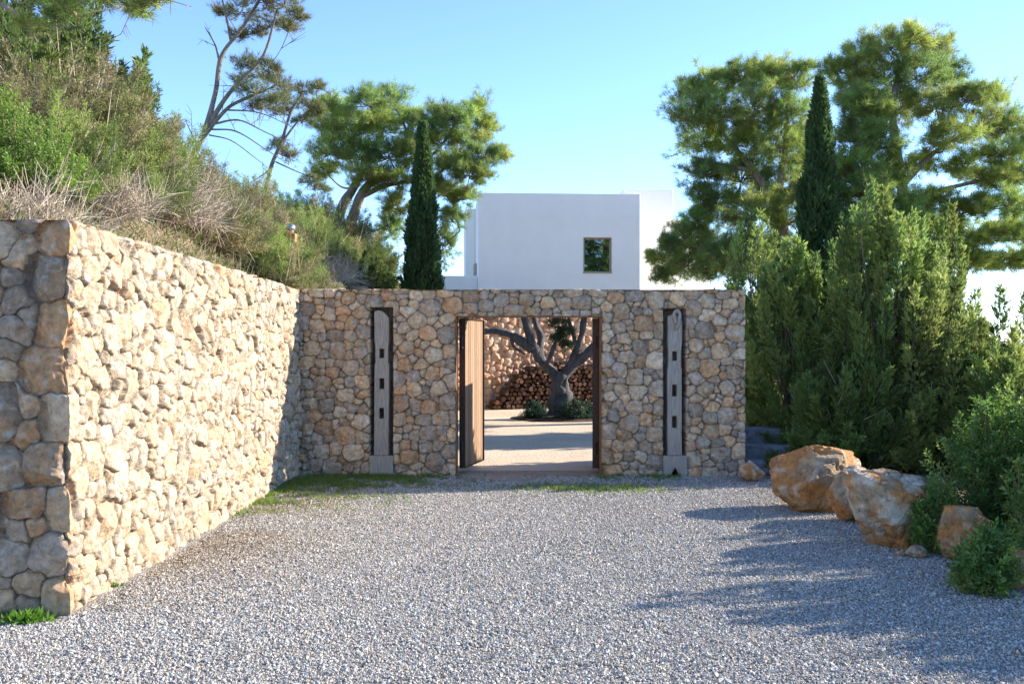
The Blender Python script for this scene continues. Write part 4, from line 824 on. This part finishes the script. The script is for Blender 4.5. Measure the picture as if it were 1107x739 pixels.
def proto(kind):
    rng_seed = len(protos) * 13 + 600
    r = thing('slope_shrub', kind, 'shrub', (-8, 12, 3))
    if kind == 'grey': plume_bush(r, (0.72, 0.72, 0.85), rng_seed, 62, 78, [(0.205, 0.195, 0.090), (0.235, 0.215, 0.110), (0.165, 0.180, 0.070), (0.255, 0.215, 0.125)], 0.080, 0.62, HEATH, up=0.42, wood_col=(0.40, 0.34, 0.26), tvar=0.36, twigs=170, thick=0.2)
    if kind == 'olive': plume_bush(r, (0.72, 0.72, 0.95), rng_seed, 62, 78, [(0.175, 0.235, 0.065), (0.21, 0.26, 0.075), (0.135, 0.195, 0.058)], 0.080, 0.66, HEATH, up=0.48, wood_col=(0.34, 0.28, 0.21), tvar=0.36, twigs=60, thick=0.2)
    if kind == 'dark': plume_bush(r, (0.72, 0.72, 1.1), rng_seed, 90, 120, [(0.10, 0.15, 0.05), (0.13, 0.18, 0.055), (0.16, 0.20, 0.06)], 0.068, 0.62, SPRAY, up=0.45, tvar=0.32, twigs=40, lump=0.3)
    if kind == 'bright': plume_bush(r, (0.55, 0.55, 0.62), rng_seed, 120, 40, [(0.085, 0.16, 0.03), (0.10, 0.18, 0.035), (0.07, 0.14, 0.03)], 0.075, 0.4, HEATH)
    if kind == 'leafy': plume_bush(r, (0.60, 0.60, 0.75), rng_seed, 105, 24, [(0.15, 0.235, 0.045), (0.18, 0.255, 0.055), (0.12, 0.20, 0.04)], 0.065, 0.5, WHORL, 'broad_leaf')
    if kind == 'dry': dry_brush(r, rng_seed)
    protos[kind] = [r, False]
NAMES = dict(grey='grey_green_shrub', olive='olive_green_shrub', dark='dark_juniper', bright='bright_green_shrub', leafy='leafy_shrub', dry='dry_brush')
SLOPE = dict(grey='grey-green heath-like shrub on the sunny slope above the left stone wall', olive='olive-green twiggy shrub on the slope above the left stone wall', dark='dark green upright juniper shrub on the left-hand slope',
             bright='bright green rounded bush on the slope below the leaning pine', leafy='light green leafy bush above the near end of the left wall', dry='tangle of dry leafless grey-brown brush on the slope above the left wall')
def shrub(kind, px, d, sc=1.0, label=None, x=None, sink=0.05):
    if kind not in protos: proto(kind)
    p, used = protos[kind]; xx = (px - 553.5) / F_PX * d if x is None else x
    z = float(hill_h(xx, d)) if xx < hill_edge(d) else (3.0 if d > 29 else 0.0)
    rz = random.uniform(0, 6.28); sc = sc * random.uniform(0.75, 1.3); lab = label or SLOPE[kind]; gr = {'grey': 'grey-green shrubs on the slope', 'olive': 'olive-green shrubs on the slope', 'dark': 'dark junipers on the slope', 'dry': 'dry brush on the slope', 'leafy': 'leafy bushes above the wall', 'bright': 'bright green bushes'}[kind]
    if not used:
        p.location = (xx, d, z - sink); p.rotation_euler = (0, 0, rz); p.scale = (sc, sc, sc); o = p; protos[kind][1] = True; p['label'] = lab; p['group'] = gr
    else: o = dup(p, (xx, d, z - sink), rz, sc, lab, gr)
    o.name = NAMES[kind]; return o
random.seed(5)
for kind, px, d, sc in [
    # ridge, seen against the sky
    ('dark', 8, 12.6, 1.25), ('dark', 40, 14.0, 1.35), ('dark', 66, 13.6, 1.1), ('dark', 96, 15.0, 1.15), ('dark', 122, 16.2, 1.0), ('dark', 20, 15.5, 1.4), ('olive', 140, 17.5, 1.0), ('dark', 78, 16.0, 1.3),
    ('grey', 158, 17.6, 1.0), ('olive', 182, 18.6, 1.0), ('grey', 212, 19.6, 0.9), ('olive', 232, 20.6, 0.9), ('grey', 252, 21.4, 0.9), ('olive', 272, 22.0, 0.85),
    # middle of the slope
    ('grey', 20, 11.2, 1.05), ('grey', 62, 12.0, 1.1), ('grey', 98, 12.8, 1.05), ('grey', 45, 12.8, 1.1), ('grey', 84, 13.8, 1.1), ('olive', 120, 14.2, 1.0), ('grey', 112, 14.8, 1.1), ('olive', 148, 15.4, 0.95), ('grey', 136, 13.4, 0.95),
    ('olive', 170, 15.8, 0.9), ('grey', 200, 17.0, 0.9), ('olive', 222, 17.8, 0.9), ('grey', 0, 11.9, 1.0),
    # just above the wall
    ('leafy', 18, 9.5, 0.95), ('leafy', 50, 10.2, 0.95), ('leafy', -14, 10.3, 1.0), ('olive', 78, 10.9, 0.8), ('dry', 30, 8.7, 0.85), ('dry', 104, 11.0, 1.0), ('dry', 128, 11.9, 1.0), ('olive', 150, 12.6, 0.8), ('dry', 172, 13.2, 1.1), ('dry', 192, 14.0, 1.0),
    ('dry', 146, 13.8, 1.1), ('grey', 118, 12.6, 0.9), ('grey', 212, 15.0, 0.9), ('dry', 236, 17.0, 0.9), ('dry', 176, 15.0, 1.0), ('olive', 80, 11.6, 0.8), ('dry', 256, 18.4, 0.85),
    ('grey', 234, 15.6, 0.85), ('olive', 250, 16.3, 0.85), ('grey', 262, 17.2, 0.9), ('olive', 276, 18.0, 0.9), ('grey', 288, 18.9, 0.9), ('olive', 292, 20.4, 0.9), ('grey', 306, 19.6, 0.85), ('olive', 316, 19.3, 0.8), ('grey', 272, 20.0, 0.9), ('olive', 298, 17.6, 0.7), ('olive', 284, 16.6, 0.7),
    ('olive', 330, 22.2, 0.95), ('grey', 345, 23.2, 0.9), ('dry', 352, 22.2, 0.9), ('olive', 340, 24.4, 1.0), ('grey', 322, 24.6, 0.9), ('dry', 362, 23.4, 0.9), ('olive', 372, 24.8, 0.9), ('grey', 356, 26.0, 1.2), ('olive', 336, 27.0, 1.2), ('olive', 384, 26.6, 1.1), ('grey', 398, 27.6, 1.1), ('dark', 322, 21.0, 0.7), ('dark', 392, 24.5, 0.75), ('dark', 408, 25.5, 0.8), ('olive', 405, 28.2, 1.2), ('olive', 310, 26.0, 1.1),
]: shrub(kind, px, d, sc)
for _k, _p, _d, _s in (('olive', 303, 16.3, 0.85), ('grey', 311, 16.1, 0.8), ('olive', 309, 17.2, 0.9), ('grey', 322, 18.0, 0.8)): shrub(_k, _p, _d, _s)
shrub('bright', 181, 16.8, 0.75, 'bright green rounded bush on the slope below the leaning pine')
# pale rock and grey slab beside the slope's foot
boulder('pale grey rock low behind the gate wall, left of the cypress', (-3.75, 24.0, 2.9), (0.75, 0.6, 0.55), 421, group='rocks on the slope', white=0.9)
boulder('grey slab of rock on the slope behind the corner of the walls', (-3.95, 21.2, 2.75), (1.0, 1.2, 0.55), 422, group='rocks on the slope', white=0.9)
# low mixed undergrowth between the shrubs: one mass
rng = np.random.default_rng(77); n = 9000
xx = -3.7 - 6.5 * rng.random(n) ** 1.2; yy = rng.uniform(7.9, 29, n); zz = hill_h(xx, yy)
acc = Acc(); cl = pal_pick([(0.16, 0.17, 0.08), (0.14, 0.17, 0.06), (0.22, 0.19, 0.11), (0.12, 0.15, 0.05)], n, rng)
dd = rng.normal(0, 0.35, (n, 3)) + np.array([0.1, 0, 1])
scatter(acc, HEATH, np.stack([xx, yy, zz + rng.uniform(-0.02, 0.12, n)], -1), dd, 0.14 * rng.uniform(0.7, 1.4, n), cl, rng)
m_ = 7000; xx = -3.7 - 6.0 * rng.random(m_); yy = rng.uniform(7.9, 28, m_); zz = hill_h(xx, yy); p0 = np.stack([xx, yy, zz], -1)
sticks(acc, p0, p0 + norm(rng.normal(0, 0.6, (m_, 3)) + np.array([0, 0, 0.8])) * rng.uniform(0.15, 0.5, (m_, 1)), 0.006, 0.002, pal_pick([(0.32, 0.26, 0.19), (0.40, 0.34, 0.26)], m_, rng))
tag(acc.build('undergrowth', M['scale_leaf']), 'low mixed scrub and dry stalks covering the slope', kind='stuff')

# ------------------------------------------------------------------ courtyard: olive tree, bed, firewood
def olive_tree():
    d = 26.0; base = P(603, 452, d); base[2] = 0; root = thing('olive_tree', 'old grey olive tree with spreading bare limbs seen through the gateway', 'tree', tuple(base))
    w = Acc(); bark = (0.10, 0.097, 0.098)
    for pts, r0, r1, k in ((L(d, (603, 458), (604, 440), (605, 420), (606, 402)), 0.25, 0.19, 14), (L(d, (596, 460), (599, 440), (601, 410), (583, 387), (575, 369), (566, 340), (560, 330)), 0.19, 0.07, 10), (L(d, (576, 378), (562, 368), (548, 360), (531, 357), (518, 360), (500, 352)), 0.13, 0.05, 8),
                         (L(d, (612, 458), (611, 430), (609, 408), (626, 389), (647, 372), (668, 352)), 0.19, 0.085, 10), (L(d, (608, 410), (617, 392), (626, 372), (632, 345), (636, 326)), 0.12, 0.055, 9), (L(d, (583, 387, 0.1), (584, 365, 0.3), (578, 345, 0.5), (574, 330, 0.6)), 0.11, 0.05, 8),
                         (L(d, (552, 363), (556, 375), (568, 383)), 0.05, 0.025, 6), (L(d, (590, 395, -.2), (600, 372, -.3), (604, 352, -.4)), 0.07, 0.03, 7), (L(d, (624, 378), (618, 355), (612, 335)), 0.06, 0.03, 7)):
        tube(w, np.asarray(pts) - base, r0, r1, bark, k=k, rough=0.3, seed=int(r0 * 100))
    w.build('trunk', M['bark'], root, smooth=True)
    rng = np.random.default_rng(9); lv = Acc()
    for c in ((604, 349, 13, 5), (611, 358, 11, 4), (603, 365, 10, 3.5), (612, 373, 8, 4), (560, 331, 16, 6), (575, 328, 14, 5), (634, 326, 14, 6), (505, 350, 10, 6), (660, 345, 16, 9), (525, 340, 12, 6)):
        n = 260; cc = P(c[0], c[1], d - 0.35) - base; u = norm(rng.normal(size=(n, 3))) * rng.uniform(0.3, 1, (n, 1))
        scatter(lv, WHORL, cc + u * np.array([c[2], c[2], c[3]]) / F_PX * d, u + np.array([0, 0, 0.5]), 0.07 * rng.uniform(.7, 1.3, n), pal_pick([(0.035, 0.062, 0.03), (0.05, 0.075, 0.04)], n, rng), rng)
    lv.build('crown', M['broad_leaf'], root)
olive_tree()
bm = bmesh.new(); bmesh.ops.create_uvsphere(bm, u_segments=40, v_segments=12, radius=1.0)
for v in bm.verts:
    v.co.x *= 1.0 + 0.05 * math.sin(5 * math.atan2(v.co.y, v.co.x)); v.co.z = max(v.co.z, -0.02) * 0.09
bm.normal_update(); me = bpy.data.meshes.new('planting_bed'); bm.to_mesh(me); bm.free(); me.materials.append(ground_mat('dark_mulch', [(0.05, 0.032, 0.022), (0.09, 0.06, 0.04), (0.12, 0.08, 0.055)], (3, 20), 50, 0.03))
o = bpy.data.objects.new('planting_bed', me); C.objects.link(o); ob = P(604, 452, 25.9); o.location = (ob[0] + 0.1, 25.9, 0.01); o.scale = (1.35, 1.15, 1); struct(o)
for lab, dx, dy, R, s in (('dark bluish shrub at the left foot of the olive tree', -0.62, -0.35, (0.30, 0.28, 0.36), 511), ('dark bluish shrub in front of the olive trunk, largest of the three', 0.38, -0.55, (0.46, 0.36, 0.46), 512), ('dark bluish shrub at the right foot of the olive tree', 0.92, -0.25, (0.30, 0.28, 0.28), 513)):
    whorl_bush(lab, (ob[0] + dx, 25.9 + dy, 0.05), R, s, 60, 'low_shrub', 'shrub', ((0.03, 0.06, 0.04), (0.045, 0.08, 0.05)), 0.07, 16, None, 0.25)
# stacked firewood
rng = np.random.default_rng(31); LN = 0.46
def log_mesh(seed):
    r = np.random.default_rng(seed); k = 9; an = np.arange(k) * 2 * PI / k; rad = 1 + r.uniform(-0.22, 0.15, k)
    if seed % 2: rad = rad * np.where(np.cos(an - 1.2) > 0.45, 0.62, 1.05)
    a = np.stack([np.cos(an) * rad, np.full(k, -0.5), np.sin(an) * rad], -1); b = a.copy(); b[:, 1] = 0.5
    V = np.vstack([a, b, [[0, -0.5, 0]], [[0, 0.5, 0]]]); Q = [[i, (i + 1) % k, k + (i + 1) % k, k + i] for i in range(k)]
    T = [[2 * k, (i + 1) % k, i] for i in range(k)] + [[2 * k + 1, k + i, k + (i + 1) % k] for i in range(k)]
    return mesh_from('log', V, T, Q, [M['log_bark'], M['log_end']], link=False, matidx=[1] * (2 * k) + [0] * k)
LM = [log_mesh(i) for i in range(6)]
cnt = 0; sp = 0.146
for row in range(11):
    nrow = 29
    for j in range(nrow):
        s = -1.35 + j * sp + (sp / 2 if row % 2 else 0) + rng.uniform(-0.03, 0.03); z = 0.075 + row * sp * 0.855 + (rng.uniform(-0.02, 0.02) if row else 0)
        top = np.interp(s, [-1.4, -1.1, -0.55, -0.1, 0.6, 3.0], [0.12, 0.45, 1.0, 1.24, 1.32, 1.22]) + rng.uniform(-0.07, 0.07)
        if z > top: continue
        o = bpy.data.objects.new('firewood_log', LM[rng.integers(0, 6)]); C.objects.link(o)
        p = RW_O + RW_T * s + RW_N * (0.12 + LN / 2 + rng.uniform(-0.04, 0.04)); o.location = (p[0], p[1], z + 0.01)
        r = 0.074 * rng.uniform(0.6, 1.08); o.scale = (r, LN, r); o.rotation_euler = (0, rng.uniform(0, 6.28), RW_A)
        tag(o, 'cut firewood log stacked against the pink courtyard wall', 'log', 'firewood logs stacked in the courtyard'); cnt += 1

# ------------------------------------------------------------------ gravel, grass and weeds
rng = np.random.default_rng(55)
def inside_drive(x, y):
    xl = np.where(y < 7.1, -6.0, LX0 + 0.05 + (y - 7.28) / 7.5 * 0.1); xr = np.interp(y, [4, 6, 8, 10.5, 12.3, 14.8], [4.9, 4.7, 4.25, 4.0, 4.05, 3.7])
    return (x > xl) & (x < xr) & (y < GY - 0.02)
n = 640000
y = 4.6 + (GY - 4.6) * rng.random(n) ** 1.12; x = rng.uniform(-4.6, 5.0, n)
thin = np.clip((y - 13.2) / 1.4, 0, 1) * (0.55 + 0.5 * vnoise(x * 0.9, y * 1.3, seed=5)) + np.clip((-x - 2.3) / 0.9, 0, 1) * np.clip((y - 10.3) / 3, 0, 1) * 0.7
patch = np.clip(vnoise(x * 0.8, y * 0.8, seed=15) * 0.8 - 0.25, 0, 0.5)
keep = inside_drive(x, y) & (rng.random(n) > np.clip(thin + patch * 0.5, 0, 0.93)); x, y = x[keep], y[keep]; n = len(x)
sz = np.clip(rng.lognormal(math.log(0.0061), 0.36, n), 0.0035, 0.018)
oc = np.array([(1, 0, 0), (0, 1, 0), (-1, 0, 0), (0, -1, 0), (0, 0, 1), (0, 0, -1)], float)
of = np.array([(0, 1, 4), (1, 2, 4), (2, 3, 4), (3, 0, 4), (1, 0, 5), (2, 1, 5), (3, 2, 5), (0, 3, 5)])
vv = oc[None] * rng.uniform(0.65, 1.25, (n, 6, 1)) + rng.normal(0, 0.16, (n, 6, 3)); vv *= np.array([1.15, 1.0, 0.72])
ax = norm(rng.normal(size=(n, 3))); an = rng.uniform(0, 2 * PI, (n, 1, 1)); axb = ax[:, None]
vv = vv * np.cos(an) + np.cross(np.broadcast_to(axb, vv.shape), vv) * np.sin(an) + axb * (vv * axb).sum(-1, keepdims=True) * (1 - np.cos(an))
vv = vv * sz[:, None, None] + np.stack([x, y, 0.006 + sz * 0.45 + 0.012 * np.clip(vnoise(x * 1.7, y * 1.7, seed=25), 0, 1)], -1)[:, None]
g = np.clip(rng.normal(0.41, 0.105, (n, 1)), 0.12, 0.70) * np.array([[1.0, 0.985, 0.95]]); warm = rng.random((n, 1))
brn = (np.clip(1 - (x - LX0) / 1.5, 0, 1) * np.clip(0.5 + vnoise(x * 1.1, y * 1.1, seed=45), 0, 1) * (y > 7.3))[:, None]
g = g * (1 - 0.15 * brn)
gc = (1 - brn * 0.45 * np.array([[0.0, 0.25, 0.55]])) * g * np.where(warm > 0.62, np.array([[1.04, 0.93, 0.80]]), np.where(warm > 0.3, np.array([[1.0, 0.97, 0.93]]), np.array([[0.95, 0.97, 1.0]])))
acc = Acc(); acc.add(vv.reshape(-1, 3), (np.arange(n)[:, None, None] * 6 + of[None]).reshape(-1, 3), None, np.repeat(gc, 6, 0))
tag(acc.build('gravel', M['gravel']), 'loose pale grey crushed gravel covering the drive', kind='stuff')

n = 3600; x = LX0 + 0.12 + np.abs(rng.normal(0, 0.75, n)); y = rng.uniform(7.3, 14.6, n)
k = (x < 0.5) & (y > 7.35); x, y = x[k], y[k]; m_ = 900; x = np.concatenate([x, 4.1 - np.abs(rng.normal(0, 0.7, m_)), rng.uniform(-3, 3.5, 500)]); y = np.concatenate([y, rng.uniform(7.5, 14.2, m_), rng.uniform(6, 14, 500)]); n = len(x)
acc = Acc(); scatter(acc, tmpl_leaves(1, (75, 88), 0.35, 3, 0.0, 1.0), np.stack([x, y, np.full(n, 0.019)], -1), rng.normal(0, 0.25, (n, 3)) + np.array([0, 0, 1]), rng.uniform(0.012, 0.034, n), pal_pick([(0.16, 0.10, 0.055), (0.24, 0.16, 0.08), (0.11, 0.07, 0.045), (0.20, 0.17, 0.08)], n, rng), rng)
tag(acc.build('leaf_litter', M['twig']), 'small dry brown leaves lying on the gravel', kind='stuff')
n = 110000; x = rng.uniform(-3.2, 3.4, n); y = rng.uniform(11.2, GY, n)
dw = GY - y; left = np.clip((-x - 0.2) / 1.6, 0, 1)
p = np.exp(-dw / (0.16 + 0.55 * left)) * (0.55 + 0.6 * left) * (x < 2.5) + np.exp(-(x - LX0 - 0.05) / 0.22) * np.clip((y - 11.0) / 2.2, 0, 1) * 0.8 + 0.30 * np.exp(-((x - 0.95) / 0.8) ** 2 - ((y - 13.5) / 0.35) ** 2)
p *= np.clip(0.75 + 1.0 * vnoise(x * 2.2, y * 3.0, seed=35) + 0.5 * vnoise(x * 7, y * 7, seed=36), 0, 1.3)
p *= np.where((x > -0.75) & (x < 1.25) & (y > 14.2), 0.12, 1)
k = rng.random(n) < p * 0.85; x, y = x[k], y[k]; n = len(x)
acc = Acc(); cl = pal_pick([(0.13, 0.215, 0.035), (0.16, 0.245, 0.045), (0.20, 0.235, 0.065), (0.11, 0.19, 0.03)], n, rng, 0.25)
GR = tmpl_needles(5, (4, 38), 0.11, 8, 0.05)
scatter(acc, GR, np.stack([x, y, np.full(n, 0.004)], -1), rng.normal(0, 0.3, (n, 3)) + np.array([0, 0, 1]), 0.05 * rng.uniform(0.6, 1.6, n), cl, rng)
tag(acc.build('grass', M['grass']), 'short green grass along the foot of the walls', kind='stuff')
def weed(label, loc, r, h, seed, n=60, pal=((0.09, 0.19, 0.025), (0.12, 0.23, 0.035))):
    o = thing('weed', label, 'weed', loc); rg = np.random.default_rng(seed); acc = Acc()
    a = np.stack([rg.normal(0, r * 0.5, n), rg.normal(0, r * 0.3, n), np.zeros(n)], -1)
    scatter(acc, tmpl_leaves(6, (15, 70), 0.3, seed, 0.4, 0.9), a, a * 2.0 / r + rg.normal(0, 0.3, (n, 3)) + np.array([0, 0, 1.1]), h * rg.uniform(0.5, 1.1, n), pal_pick(pal, n, rg), rg)
    acc.build('foliage', M['broad_leaf'], o); return o
weed('bright green leafy weed at the foot of the shaded wall end', GP(30, 672), 0.12, 0.10, 1)
weed('low pale weed at the left frame edge beside the wall end', GP(6, 668), 0.10, 0.06, 2, 40, ((0.10, 0.16, 0.04), (0.13, 0.18, 0.06)))
weed('tiny green sprig at the foot of the sunlit wall', GP(124, 634), 0.04, 0.05, 3, 18)
